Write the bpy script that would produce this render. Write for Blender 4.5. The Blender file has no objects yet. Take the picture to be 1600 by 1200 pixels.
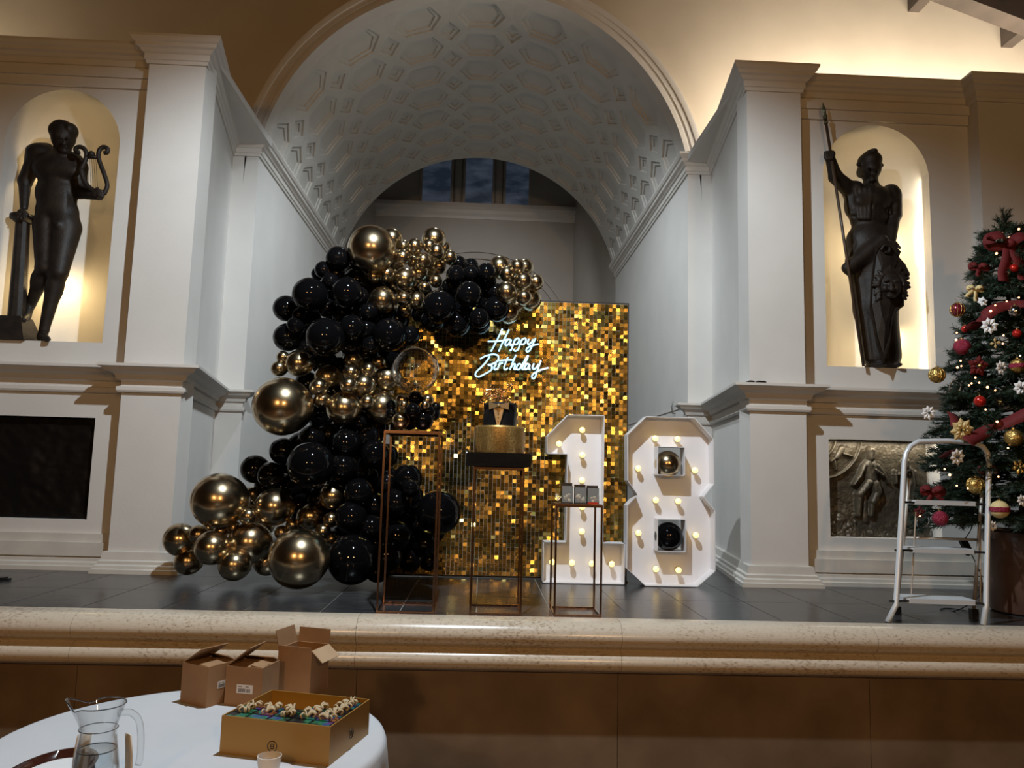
import bpy, bmesh, math, random
import numpy as np
from mathutils import Vector, Matrix, noise
random.seed(7)
C = bpy.context.scene.collection
SC = bpy.context.scene
PI = math.pi

# ------------------------------------------------------------------ camera
F = 1200.0                      # focal length in pixels of the 1600x1200 frame
E = 1.6                         # eye height above the hall floor
ST = 0.81                       # height of the stage floor
def _cam(vx, vy, roll):
    d = np.array([(vx-800)/F, (vy-600)/F, 1.0]); d /= np.linalg.norm(d)
    r = math.radians(roll)
    u = np.array([math.sin(r), -math.cos(r), 0.0]); u -= d*np.dot(u, d); u /= np.linalg.norm(u)
    return np.array([np.cross(d, u), d, u]).T
CM = _cam(751, 737, 1.75)
cd = bpy.data.cameras.new('camera'); cam = bpy.data.objects.new('camera', cd); C.objects.link(cam)
cd.sensor_width = 36.0; cd.lens = 36.0*F/1600.0; cd.clip_start = 0.02; cd.clip_end = 200
mw = Matrix.Identity(4)
for i in range(3):
    mw[i][0] = CM[0][i]; mw[i][1] = -CM[1][i]; mw[i][2] = -CM[2][i]
mw[2][3] = E
cam.matrix_world = mw
SC.camera = cam
def at(px, py, Y):
    """world point at depth Y seen at a photo pixel (used to measure positions)"""
    r = CM.T @ np.array([(px-800)/F, (py-600)/F, 1.0]); r = r*(Y/r[1])
    return Vector((r[0], r[1], r[2]+E))
def atz(px, py, z):
    r = CM.T @ np.array([(px-800)/F, (py-600)/F, 1.0]); r = r*((z-E)/r[2])
    return Vector((r[0], r[1], z))

# ------------------------------------------------------------------ world and lights
w = bpy.data.worlds.new('world'); SC.world = w; w.use_nodes = True
w.node_tree.nodes['Background'].inputs[0].default_value = (0.012, 0.009, 0.006, 1)
w.node_tree.nodes['Background'].inputs[1].default_value = 1.0
SC.view_settings.view_transform = 'Standard'; SC.view_settings.look = 'None'
SC.view_settings.exposure = -0.5; SC.view_settings.gamma = 1.0
SC.view_settings.use_curve_mapping = False
def light(name, kind, loc, energy, col, target=None, radius=0.05, **kw):
    l = bpy.data.lights.new(name, kind); l.energy = energy; l.color = col
    if kind in ('POINT', 'SPOT'): l.shadow_soft_size = radius
    for k, v in kw.items(): setattr(l, k, v)
    o = bpy.data.objects.new(name, l); C.objects.link(o); o.location = loc
    if target is not None:
        o.rotation_euler = (Vector(target)-Vector(loc)).to_track_quat('-Z', 'Y').to_euler()
    return o
COOL = (0.82, 0.925, 1.0); WARM = (1.0, 0.56, 0.22); NICHE = (1.0, 0.72, 0.34)
light('stage_spotlight', 'SPOT', (-0.2, 3.0, E+3.3), 1000, COOL, (-0.2, 5.0, ST+0.3), 0.04, spot_size=math.radians(140), spot_blend=0.45)
light('alcove_fill', 'SPOT', (-0.14, 6.85, ST+5.45), 620, COOL, (-0.14, 9.6, ST+0.6), 0.05, spot_size=math.radians(118), spot_blend=0.6)  # unseen fill light, added to lift the alcove walls
light('rear_fill', 'SPOT', (-0.14, 11.9, ST+5.3), 150, (0.92, 0.96, 1.0), (-0.14, 15.2, ST+3.2), 0.08, spot_size=math.radians(110), spot_blend=0.7)  # added fill without a known fixture, brightens the rear wall
light('hall_lamp', 'SPOT', (-1.9, -3.0, 3.4), 400, WARM, (-1.2, 6.0, 1.2), 0.14, spot_size=math.radians(100), spot_blend=0.7)
light('hall_lamp', 'SPOT', (1.7, -3.0, 3.4), 400, WARM, (1.0, 6.0, 1.2), 0.14, spot_size=math.radians(100), spot_blend=0.7)
light('niche_lamp', 'POINT', at(92, 440, 6.22), 7.0, NICHE, None, 0.03)
light('niche_lamp', 'POINT', at(75, 270, 6.24), 4.0, NICHE, None, 0.03)
light('niche_lamp', 'POINT', at(1388, 520, 6.26), 6.5, NICHE, None, 0.03)
light('niche_lamp', 'POINT', at(1370, 380, 6.26), 8.5, NICHE, None, 0.03)
light('niche_strip', 'AREA', (3.545, 5.985, ST+2.5), 5.0, (1.0, 0.88, 0.66), (3.46, 6.3, ST+2.5), shape='RECTANGLE', size=0.02, size_y=1.6)
light('cove_strip', 'AREA', (4.35, 6.85, ST+4.12), 200, (1.0, 0.91, 0.77), (4.35, 7.5, ST+4.8), shape='RECTANGLE', size=3.6, size_y=0.08)
light('cove_strip', 'AREA', (-5.8, 6.85, ST+4.12), 30, (1.0, 0.86, 0.64), (-5.8, 7.5, ST+4.9), shape='RECTANGLE', size=1.2, size_y=0.08)
light('panel_strip', 'AREA', (3.14, 5.935, ST+1.10), 4.0, (1.0, 0.90, 0.72), (3.14, 6.02, ST+0.2), shape='RECTANGLE', size=0.84, size_y=0.02)

# ------------------------------------------------------------------ materials
MATS = {}
def mat(name, col, rough=0.5, metal=0.0, var=0.0, vscale=8.0, bump=0.0, bscale=40.0, emis=None, estr=0.0,
        trans=0.0, ior=1.45, coat=0.0, col2=None, spec=None, alpha=None, film=None, stretch=None):
    if name in MATS: return MATS[name]
    m = bpy.data.materials.new(name); m.use_nodes = True
    nt = m.node_tree; b = nt.nodes['Principled BSDF']; L = nt.links
    b.inputs['Base Color'].default_value = (*col, 1); b.inputs['Roughness'].default_value = rough
    b.inputs['Metallic'].default_value = metal
    if trans: b.inputs['Transmission Weight'].default_value = trans; b.inputs['IOR'].default_value = ior
    if coat: b.inputs['Coat Weight'].default_value = coat; b.inputs['Coat Roughness'].default_value = 0.03
    if spec is not None: b.inputs['Specular IOR Level'].default_value = spec
    if alpha is not None: b.inputs['Alpha'].default_value = alpha
    if film: b.inputs['Thin Film Thickness'].default_value = film; b.inputs['Thin Film IOR'].default_value = 1.6
    if emis: b.inputs['Emission Color'].default_value = (*emis, 1); b.inputs['Emission Strength'].default_value = estr
    if var or bump or col2:
        tc = nt.nodes.new('ShaderNodeTexCoord'); mp = nt.nodes.new('ShaderNodeMapping')
        L.new(tc.outputs['Object'], mp.inputs[0])
        if stretch: mp.inputs['Scale'].default_value = stretch
    if var or col2:
        n = nt.nodes.new('ShaderNodeTexNoise'); n.inputs['Scale'].default_value = vscale; n.inputs['Detail'].default_value = 6
        L.new(mp.outputs[0], n.inputs['Vector'])
        r = nt.nodes.new('ShaderNodeValToRGB')
        c2 = col2 if col2 else tuple(min(1, c*(1+var)) for c in col)
        c1 = col if col2 else tuple(c*(1-var) for c in col)
        r.color_ramp.elements[0].color = (*c1, 1); r.color_ramp.elements[1].color = (*c2, 1)
        r.color_ramp.elements[0].position = 0.35; r.color_ramp.elements[1].position = 0.68
        L.new(n.outputs['Fac'], r.inputs[0]); L.new(r.outputs[0], b.inputs['Base Color'])
    if bump:
        n2 = nt.nodes.new('ShaderNodeTexNoise'); n2.inputs['Scale'].default_value = bscale; n2.inputs['Detail'].default_value = 5
        L.new(mp.outputs[0], n2.inputs['Vector'])
        bp = nt.nodes.new('ShaderNodeBump'); bp.inputs['Strength'].default_value = bump; bp.inputs['Distance'].default_value = 0.02
        L.new(n2.outputs['Fac'], bp.inputs['Height']); L.new(bp.outputs[0], b.inputs['Normal'])
    MATS[name] = m
    return m
PLASTER = mat('painted_plaster', (0.60, 0.575, 0.54), 0.75, var=0.03, vscale=2.5, bump=0.04, bscale=90)
TRIMM = mat('painted_trim', (0.60, 0.565, 0.52), 0.6, var=0.03, vscale=4)
VAULTM = mat('vault_plaster', (0.56, 0.54, 0.50), 0.8, var=0.04, vscale=3, bump=0.05, bscale=60)
BASEM = mat('base_stone', (0.56, 0.53, 0.48), 0.5, var=0.06, vscale=6)
SLATE = mat('slate_tile', (0.020, 0.021, 0.024), 0.24, col2=(0.048, 0.049, 0.052), vscale=7, bump=0.10, bscale=22, stretch=(0.6, 2.2, 1))
GROUT = mat('grout', (0.34, 0.32, 0.29), 0.9)
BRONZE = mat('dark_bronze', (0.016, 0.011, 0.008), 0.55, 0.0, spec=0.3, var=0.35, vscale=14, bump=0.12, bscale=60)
COPPER = mat('rose_copper', (0.20, 0.12, 0.085), 0.26, 1.0)
BLACKB = mat('black_latex', (0.003, 0.003, 0.0035), 0.05, 0.0, spec=0.28)
GOLDB = mat('gold_chrome_latex', (0.53, 0.42, 0.265), 0.23, 1.0, coat=0.35)
WHITE = mat('white_paint', (0.78, 0.77, 0.80), 0.45)
BLACKP = mat('black_plastic', (0.012, 0.012, 0.013), 0.35)
CARD = mat('cardboard', (0.27, 0.15, 0.07), 0.8, var=0.08, vscale=12)
CARDIN = mat('cardboard_inside', (0.40, 0.27, 0.16), 0.85, var=0.06, vscale=12)

def marble():
    m = bpy.data.materials.new('mottled_marble'); m.use_nodes = True; nt = m.node_tree; b = nt.nodes['Principled BSDF']; L = nt.links
    tc = nt.nodes.new('ShaderNodeTexCoord')
    n = nt.nodes.new('ShaderNodeTexNoise'); n.inputs['Scale'].default_value = 85; n.inputs['Detail'].default_value = 9; n.inputs['Roughness'].default_value = 0.7
    n2 = nt.nodes.new('ShaderNodeTexNoise'); n2.inputs['Scale'].default_value = 2.2; n2.inputs['Detail'].default_value = 3
    mp = nt.nodes.new('ShaderNodeMapping'); mp.inputs['Scale'].default_value = (0.55, 1, 1)
    L.new(tc.outputs['Object'], mp.inputs[0]); L.new(mp.outputs[0], n.inputs['Vector']); L.new(tc.outputs['Object'], n2.inputs['Vector'])
    a = nt.nodes.new('ShaderNodeMath'); a.operation = 'MULTIPLY_ADD'; a.inputs[1].default_value = 0.35; L.new(n2.outputs['Fac'], a.inputs[0]); L.new(n.outputs['Fac'], a.inputs[2])
    r = nt.nodes.new('ShaderNodeValToRGB'); e = r.color_ramp.elements
    e[0].position = 0.40; e[0].color = (0.60, 0.52, 0.42, 1); e[1].position = 0.93; e[1].color = (0.22, 0.15, 0.09, 1)
    k = e.new(0.73); k.color = (0.54, 0.46, 0.36, 1); k = e.new(0.80); k.color = (0.38, 0.30, 0.215, 1)
    L.new(a.outputs[0], r.inputs[0]); L.new(r.outputs[0], b.inputs['Base Color'])
    b.inputs['Roughness'].default_value = 0.22
    return m
MARBLE = marble()
SLAB = mat('brown_marble', (0.125, 0.082, 0.05), 0.45, col2=(0.20, 0.14, 0.09), vscale=2.6, bump=0.03, bscale=20)

# ------------------------------------------------------------------ object helpers
def tag(o, label=None, cat=None, group=None, kind=None):
    if label: o['label'] = label
    if cat: o['category'] = cat
    if group: o['group'] = group
    if kind: o['kind'] = kind
    return o
def wloc(o):
    v = Vector((0, 0, 0))
    while o is not None: v = v + o.location; o = o.parent
    return v
def empty(name, loc, label=None, cat=None, group=None, kind=None):
    o = bpy.data.objects.new(name, None); C.objects.link(o); o.location = loc; o.empty_display_size = 0.05
    return tag(o, label, cat, group, kind)
def link_mesh(name, me, m, parent=None, smooth=False):
    o = bpy.data.objects.new(name, me); C.objects.link(o)
    if m is not None and not me.materials: me.materials.append(m)
    if smooth and len(me.polygons): me.polygons.foreach_set('use_smooth', [True]*len(me.polygons))
    if parent is not None:
        o.parent = parent; o.location = -wloc(parent)
    return o
class MB:
    """collects shapes in world coordinates and links them as one mesh object"""
    def __init__(s): s.v = []; s.f = []
    def add(s, vs, fs):
        n = len(s.v); s.v += [tuple(p) for p in vs]; s.f += [tuple(i+n for i in f) for f in fs]; return s
    def box(s, x0, x1, y0, y1, z0, z1):
        return s.add([(x0,y0,z0),(x1,y0,z0),(x1,y1,z0),(x0,y1,z0),(x0,y0,z1),(x1,y0,z1),(x1,y1,z1),(x0,y1,z1)],
                     [(3,2,1,0),(4,5,6,7),(0,1,5,4),(1,2,6,5),(2,3,7,6),(3,0,4,7)])
    def obox(s, o, a, b, c):
        o, a, b, c = Vector(o), Vector(a), Vector(b), Vector(c)
        return s.add([o, o+a, o+a+b, o+b, o+c, o+a+c, o+a+b+c, o+b+c], [(3,2,1,0),(4,5,6,7),(0,1,5,4),(1,2,6,5),(2,3,7,6),(3,0,4,7)])
    def tube(s, pts, r, n=8, cap=True, radii=None, closed=False):
        pts = [Vector(p) for p in pts]; N = len(pts); vs = []; fs = []
        up = None
        for i, p in enumerate(pts):
            if closed: t = pts[(i+1) % N]-pts[i-1]
            else: t = pts[min(i+1, N-1)]-pts[max(i-1, 0)]
            if t.length < 1e-9: t = Vector((0,0,1))
            t.normalize()
            if up is None: up = Vector((0,0,1)) if abs(t.z) < 0.9 else Vector((1,0,0))
            a = t.cross(up)
            if a.length < 1e-6: a = t.orthogonal()
            a.normalize(); b = a.cross(t).normalized(); up = b
            rr = radii[i] if radii else r
            for k in range(n):
                an = 2*PI*k/n; vs.append(p+a*(math.cos(an)*rr)+b*(math.sin(an)*rr))
        for i in range(N if closed else N-1):
            j = (i+1) % N
            for k in range(n): fs.append((i*n+k, i*n+(k+1) % n, j*n+(k+1) % n, j*n+k))
        if cap and not closed: fs.append(tuple(range(n))); fs.append(tuple((N-1)*n+k for k in reversed(range(n))))
        return s.add(vs, fs)
    def lathe(s, c, prof, n=24, axis='z', caps=True):
        c = Vector(c); vs = []; fs = []
        for (r, h) in prof:
            for k in range(n):
                a = 2*PI*k/n
                if axis == 'z': vs.append(c+Vector((r*math.cos(a), r*math.sin(a), h)))
                elif axis == 'y': vs.append(c+Vector((r*math.cos(a), h, r*math.sin(a))))
                else: vs.append(c+Vector((h, r*math.cos(a), r*math.sin(a))))
        for i in range(len(prof)-1):
            for k in range(n): fs.append((i*n+k, i*n+(k+1) % n, (i+1)*n+(k+1) % n, (i+1)*n+k))
        if caps:
            fs.append(tuple(reversed(range(n)))); fs.append(tuple((len(prof)-1)*n+k for k in range(n)))
        return s.add(vs, fs)
    def ball(s, c, r, n=12, m=8, sz=1.0):
        prof = [(max(1e-4, r*math.sin(PI*i/m)), -r*math.cos(PI*i/m)*sz) for i in range(m+1)]
        return s.lathe(c, prof, n)
    def prism(s, poly, y0, y1):
        """polygon in x,z extruded along y"""
        n = len(poly)
        vs = [(x, y0, z) for x, z in poly]+[(x, y1, z) for x, z in poly]
        fs = [tuple(range(n)), tuple(reversed(range(n, 2*n)))]+[(i, i+n, (i+1) % n+n, (i+1) % n) for i in range(n)]
        return s.add(vs, fs)
    def mesh(s, name):
        me = bpy.data.meshes.new(name); me.from_pydata(s.v, [], s.f); me.update(); return me
    def build(s, name, m, parent=None, smooth=False, fix=True, auto=None):
        me = s.mesh(name)
        if fix:
            bm = bmesh.new(); bm.from_mesh(me); bmesh.ops.recalc_face_normals(bm, faces=bm.faces); bm.to_mesh(me); bm.free()
        o = link_mesh(name, me, m, parent, smooth)
        if auto and smooth: me.set_sharp_from_angle(angle=math.radians(auto))
        return o
def struct(name, mb, m, parent=None, smooth=False, auto=None, label=None):
    o = mb.build(name, m, parent, smooth, True, auto)
    if parent is None: o['kind'] = 'structure'
    if label: o['label'] = label
    return o
def copy_tree(o, parent=None):
    c = o.copy(); C.objects.link(c)
    if parent is not None: c.parent = parent
    for ch in list(o.children): copy_tree(ch, c)
    return c
def spline(pts, n=6):
    """Catmull-Rom through the points"""
    P = [Vector(p) for p in pts]; out = []
    for i in range(len(P)-1):
        p0 = P[max(i-1, 0)]; p1 = P[i]; p2 = P[i+1]; p3 = P[min(i+2, len(P)-1)]
        for k in range(n):
            t = k/n
            out.append(0.5*((2*p1)+(p2-p0)*t+(2*p0-5*p1+4*p2-p3)*t*t+(3*p1-p0-3*p2+p3)*t**3))
    out.append(P[-1]); return out
def sweep(path, prof, closed_prof=True):
    """profile [(out, z)] swept along a plan path [(x, y)]; 'out' is to the right of the walking direction"""
    P = [Vector((x, y)) for x, y in path]; n = len(P); vs = []; fs = []; k = len(prof)
    nr = []
    for i in range(n-1):
        d = (P[i+1]-P[i]).normalized(); nr.append(Vector((d.y, -d.x)))
    for i in range(n):
        if i == 0: m_ = nr[0]; sc = 1
        elif i == n-1: m_ = nr[-1]; sc = 1
        else:
            m_ = (nr[i-1]+nr[i]).normalized(); sc = 1/max(0.35, m_.dot(nr[i]))
        for (o, z) in prof: vs.append((P[i].x+m_.x*o*sc, P[i].y+m_.y*o*sc, z))
    for i in range(n-1):
        for j in range(k if closed_prof else k-1):
            fs.append((i*k+j, i*k+(j+1) % k, (i+1)*k+(j+1) % k, (i+1)*k+j))
    if closed_prof: fs.append(tuple(range(k))); fs.append(tuple((n-1)*k+j for j in reversed(range(k))))
    return MB().add(vs, fs)

# implicit surfaces (statues): smooth union of tapered capsules and ellipsoids, meshed by surface nets
def sdf_mesh(name, prims, res=0.008, pad=0.03):
    lo = np.array([1e9]*3); hi = -lo; bb = []
    for p in prims:
        if p[0] == 'c':
            a, b, r1, r2, k = np.array(p[1]), np.array(p[2]), p[3], p[4], p[5]; r = max(r1, r2)
            l, h = np.minimum(a, b)-r, np.maximum(a, b)+r
        else:
            c, rad, k = np.array(p[1]), np.array(p[2]), p[3]; l, h = c-rad, c+rad
        bb.append((l-k-res*2, h+k+res*2)); lo = np.minimum(lo, l); hi = np.maximum(hi, h)
    lo = lo-pad; hi = hi+pad
    n = np.ceil((hi-lo)/res).astype(int)+1
    ax = [lo[i]+res*np.arange(n[i]) for i in range(3)]
    D = np.full(n, 0.5, dtype=np.float32)
    for p, (l, h) in zip(prims, bb):
        i0 = np.clip(((l-lo)/res).astype(int), 0, n); i1 = np.clip(((h-lo)/res).astype(int)+2, 0, n)
        X = ax[0][i0[0]:i1[0]][:, None, None]; Y = ax[1][i0[1]:i1[1]][None, :, None]; Z = ax[2][i0[2]:i1[2]][None, None, :]
        if p[0] == 'c':
            a, b, r1, r2, k = np.array(p[1]), np.array(p[2]), p[3], p[4], p[5]; ba = b-a; q = max(1e-9, float(ba@ba))
            t = np.clip(((X-a[0])*ba[0]+(Y-a[1])*ba[1]+(Z-a[2])*ba[2])/q, 0, 1)
            d = np.sqrt((X-a[0]-t*ba[0])**2+(Y-a[1]-t*ba[1])**2+(Z-a[2]-t*ba[2])**2)-(r1+(r2-r1)*t)
        else:
            c, r, k = p[1], p[2], p[3]
            k0 = np.sqrt(((X-c[0])/r[0])**2+((Y-c[1])/r[1])**2+((Z-c[2])/r[2])**2)
            k1 = np.sqrt(((X-c[0])/r[0]**2)**2+((Y-c[1])/r[1]**2)**2+((Z-c[2])/r[2]**2)**2)+1e-9
            d = k0*(k0-1)/k1
        S = (slice(i0[0], i1[0]), slice(i0[1], i1[1]), slice(i0[2], i1[2])); o = D[S]
        hh = np.clip(0.5+0.5*(o-d)/k, 0, 1)
        D[S] = (o+(d-o)*hh-k*hh*(1-hh)).astype(np.float32)
    sg = D < 0
    cn = n-1
    cnt = np.zeros(cn, np.float32); acc = np.zeros((*cn, 3), np.float32)
    offs = [(i, j, k) for i in (0, 1) for j in (0, 1) for k in (0, 1)]
    def cor(A, o): return A[o[0]:o[0]+cn[0], o[1]:o[1]+cn[1], o[2]:o[2]+cn[2]]
    for o in offs:
        for axx in range(3):
            if o[axx] == 0:
                o2 = list(o); o2[axx] = 1; o2 = tuple(o2)
                a = cor(D, o); b = cor(D, o2); mk = (a < 0) != (b < 0)
                t = np.where(mk, a/np.where(mk, a-b, 1), 0)
                cnt += mk
                for q in range(3):
                    acc[..., q] += np.where(mk, o[q]+(t if q == axx else 0), 0)
    act = cnt > 0
    idx = np.full(cn, -1, np.int64); ids = np.argwhere(act); idx[act] = np.arange(len(ids))
    V = lo+(ids+acc[act]/cnt[act][:, None])*res
    quads = []
    for axx in range(3):
        u, v_ = [q for q in range(3) if q != axx]
        s0 = [slice(None)]*3; s1 = [slice(None)]*3; s0[axx] = slice(0, -1); s1[axx] = slice(1, None)
        e = np.argwhere(sg[tuple(s0)] != sg[tuple(s1)])
        e = e[(e[:, u] > 0) & (e[:, v_] > 0) & (e[:, u] < cn[u]) & (e[:, v_] < cn[v_])]
        c = []
        for du, dv in ((0, 0), (1, 0), (1, 1), (0, 1)):
            q = e.copy(); q[:, u] -= du; q[:, v_] -= dv; c.append(idx[q[:, 0], q[:, 1], q[:, 2]])
        Q = np.stack(c, 1)
        inside = sg[e[:, 0], e[:, 1], e[:, 2]]
        flip = inside if axx != 1 else ~inside
        Q[flip] = Q[flip][:, ::-1]
        quads.append(Q)
    Q = np.concatenate(quads)
    me = bpy.data.meshes.new(name); me.from_pydata(V.tolist(), [], Q.tolist()); me.update()
    bm = bmesh.new(); bm.from_mesh(me)
    bmesh.ops.smooth_vert(bm, verts=bm.verts, factor=0.5, use_axis_x=True, use_axis_y=True, use_axis_z=True)
    bmesh.ops.recalc_face_normals(bm, faces=bm.faces); bm.to_mesh(me); bm.free()
    return me

# ================================================================== the setting
XC = -0.145; R = 2.195                    # axis and radius of the vaulted alcove
YW = 5.90; YP = 5.76; YA = 7.50; YB = 11.75; YZ = 15.2
HC = ST+3.58                            # springing height of the vault
NL = -3.35; NR = 3.145                  # niche axes
def zprism(mb, poly, z0, z1):
    n = len(poly)
    return mb.add([(x, y, z0) for x, y in poly]+[(x, y, z1) for x, y in poly],
                  [tuple(reversed(range(n))), tuple(range(n, 2*n))]+[(i, (i+1) % n, (i+1) % n+n, i+n) for i in range(n)])

# hall shell (behind and around the camera)
struct('floor', MB().box(-7, 7, -9, 4.3, -0.1, 0.0), mat('hall_floor_wood', (0.10, 0.05, 0.025), 0.35, var=0.2, vscale=5), label='brown hall floor in front of the stage')
HALLW = mat('hall_wall_paint', (0.16, 0.10, 0.06), 0.8, var=0.1, vscale=2)
struct('wall_hall_left', MB().box(-7.1, -7.0, -9, 7.5, 0, 6), HALLW)
struct('wall_hall_right', MB().box(7.0, 7.1, -9, 7.5, 0, 6), HALLW)
struct('wall_hall_rear', MB().box(-7.1, 7.1, -9.1, -9.0, 0, 9), HALLW)
ROOFM = mat('dark_roof_boards', (0.06, 0.032, 0.016), 0.6, var=0.25, vscale=3)
BEAM = mat('roof_timber', (0.055, 0.04, 0.03), 0.6, var=0.25, vscale=5, stretch=(1, 0.3, 1))
def roofz(x): return E+6.52-0.352*abs(x-XC)
mb = MB()
for s in (-1, 1):
    xe = XC+s*7.0
    mb.add([(XC, -9, roofz(XC)+.3), (xe, -9, roofz(xe)+.3), (xe, 7.55, roofz(xe)+.3), (XC, 7.55, roofz(XC)+.3),
            (XC, -9, roofz(XC)+.4), (xe, -9, roofz(xe)+.4), (xe, 7.55, roofz(xe)+.4), (XC, 7.55, roofz(XC)+.4)],
           [(0,1,2,3),(4,5,6,7),(0,1,5,4),(1,2,6,5),(2,3,7,6),(3,0,4,7)])
ceil = struct('ceiling', mb, ROOFM, label='dark boarded roof above the hall')
for s in (-1, 1):
    for yb in (6.98, 5.2, 2.2, -0.8, -3.8, -6.8):
        m2 = MB(); xe = XC+s*6.9
        for k in range(2):
            pass
        m2.add([(XC, yb, roofz(XC)), (xe, yb, roofz(xe)), (xe, yb+.2, roofz(xe)), (XC, yb+.2, roofz(XC)),
                (XC, yb, roofz(XC)+.32), (xe, yb, roofz(xe)+.32), (xe, yb+.2, roofz(xe)+.32), (XC, yb+.2, roofz(XC)+.32)],
               [(0,1,2,3),(4,5,6,7),(0,1,5,4),(1,2,6,5),(2,3,7,6),(3,0,4,7)])
        m2.build('rafter', BEAM, ceil)
    for q in (3.6, 4.6, 5.6):
        x = XC+s*q
        MB().box(x-.06, x+.06, -9, 7.5, roofz(x)+.08, roofz(x)+.30).build('purlin', BEAM, ceil)

# stage: marble front, moulded rim, slate floor
ws = struct('wall_stage', MB().box(-7, 7, 4.34, 4.5, 0, ST-.02), SLAB, label='brown marble front of the stage')
xs = [-7, -5.0, -3.55, -2.1, -.63, .78, 2.17, 3.6, 5.0, 7]
for a, b in zip(xs[:-1], xs[1:]):
    MB().box(a+.0015, b-.0015, 4.30, 4.34, 0.02, ST-.27).build('marble_slab', SLAB, ws)
trim = empty('trim_stage', (0, 4.25, ST-.27), 'mottled cream marble rim along the stage edge', kind='structure')
prof = [(4.37, 0), (4.27, 0), (4.235, -.008), (4.205, -.03), (4.187, -.06), (4.185, -.085), (4.198, -.112), (4.222, -.132), (4.246, -.141),
        (4.250, -.150), (4.228, -.158), (4.205, -.172), (4.192, -.195), (4.193, -.222), (4.208, -.244), (4.236, -.258), (4.272, -.262), (4.275, -.272), (4.37, -.272)]
for a, b in zip(xs[:-1], xs[1:]):
    m2 = MB(); n = len(prof)
    m2.add([(a+.001, y, ST+z) for y, z in prof]+[(b-.001, y, ST+z) for y, z in prof],
           [tuple(range(n)), tuple(reversed(range(n, 2*n)))]+[(i, (i+1) % n, (i+1) % n+n, i+n) for i in range(n)])
    m2.build('rim_block', MARBLE, trim, True, auto=50)
fl = struct('floor_stage', MB().box(-7, 7, 4.37, 15.3, ST-.12, ST-.004), GROUT, label='dark slate tiled stage floor')
tw, th = 0.43, 0.65
tm = MB().box(.0025, tw-.0025, .0025, th-.0025, -.03, 0).mesh('tile')
bm = bmesh.new(); bm.from_mesh(tm); bmesh.ops.bevel(bm, geom=[e for e in bm.edges if all(v.co.z > -.001 for v in e.verts)], offset=.003, segments=1); bm.to_mesh(tm); bm.free()
tm.materials.append(SLATE)
for i in range(-10, 11):
    for j in range(6):
        o = bpy.data.objects.new('tile', tm); C.objects.link(o); o.parent = fl; o.location = (i*tw, 4.372+j*th, ST)
MB().box(-7, 7, 4.372+6*th, 15.2, ST-.02, ST-.001).build('rear_tiling', SLATE, fl)

# walls with the statue niches and the panel recesses
def niche_wall(name, x0, x1, cx, label):
    m = MB(); n0, n1 = cx-.44, cx+.44; Z = lambda h: ST+h
    H = [0, .36, 1.117, 1.69, 3.26, 3.98]
    def q(xa, xb, ha, hb): m.add([(xa, YW, Z(ha)), (xb, YW, Z(ha)), (xb, YW, Z(hb)), (xa, YW, Z(hb))], [(0,1,2,3)])
    q(x0, n0, 0, 3.98); q(n1, x1, 0, 3.98); q(n0, n1, 0, .36); q(n0, n1, 1.117, 1.69)
    N = 28; r = .44
    pts = [(cx-r*math.cos(PI*i/N), 3.26+r*math.sin(PI*i/N)) for i in range(N+1)]
    for (xa, ha), (xb, hb) in zip(pts[:-1], pts[1:]):
        m.add([(xa, YW, Z(ha)), (xb, YW, Z(hb)), (xb, YW, Z(3.98)), (xa, YW, Z(3.98))], [(0,1,2,3)])
    # panel recess
    for (xa, xb, ha, hb) in ((n0, n0, .36, 1.117), (n1, n1, .36, 1.117)):
        m.add([(xa, YW, Z(ha)), (xa, YW+.14, Z(ha)), (xa, YW+.14, Z(hb)), (xa, YW, Z(hb))], [(0,1,2,3)])
    for h in (.36, 1.117): m.add([(n0, YW, Z(h)), (n1, YW, Z(h)), (n1, YW+.14, Z(h)), (n0, YW+.14, Z(h))], [(0,1,2,3)])
    m.add([(n0, YW+.14, Z(.36)), (n1, YW+.14, Z(.36)), (n1, YW+.14, Z(1.117)), (n0, YW+.14, Z(1.117))], [(0,1,2,3)])
    # niche: jamb, half-cylinder, quarter-sphere head, sill
    J = .07; col = []
    for i in range(N+1):
        a = PI*i/N; col.append((-r*math.cos(a), r*math.sin(a)*.88))
    pl = [(cx-r, YW)]+[(cx+x, YW+J+y) for x, y in col]+[(cx+r, YW)]
    nn = len(pl)
    m.add([(x, y, Z(1.69)) for x, y in pl]+[(x, y, Z(3.26)) for x, y in pl], [(i, i+1, i+1+nn, i+nn) for i in range(nn-1)])
    m.add([(x, y, Z(1.69)) for x, y in pl], [tuple(range(nn))])
    M_ = 12; vs = []; fs = []
    for j in range(M_+2):
        for i in range(N+1):
            a = PI*i/N
            if j == 0: vs.append((cx-r*math.cos(a), YW, Z(3.26+r*math.sin(a))))
            else:
                b = (j-1)/M_*PI/2
                vs.append((cx-r*math.cos(a), YW+J+r*math.sin(a)*math.sin(b)*.88, Z(3.26+r*math.sin(a)*math.cos(b))))
    for j in range(M_+1):
        for i in range(N): fs.append((j*(N+1)+i, j*(N+1)+i+1, (j+1)*(N+1)+i+1, (j+1)*(N+1)+i))
    m.add(vs, fs)
    me = m.mesh(name); bm = bmesh.new(); bm.from_mesh(me); bmesh.ops.remove_doubles(bm, verts=bm.verts, dist=1e-4)
    bmesh.ops.recalc_face_normals(bm, faces=bm.faces); bm.to_mesh(me); bm.free()
    o = link_mesh(name, me, PLASTER, None, False); me.polygons.foreach_set('use_smooth', [p.center.y > YW+.075 and p.center.z > ST+1.7 for p in me.polygons]); o['kind'] = 'structure'; o['label'] = label
    return o
wl = niche_wall('wall_left', -7, -2.60, NL, 'cream plaster wall with lit statue niche, left of the alcove')
wr = niche_wall('wall_right', 2.40, 7, NR, 'cream plaster wall with lit statue niche, right of the alcove')
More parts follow.
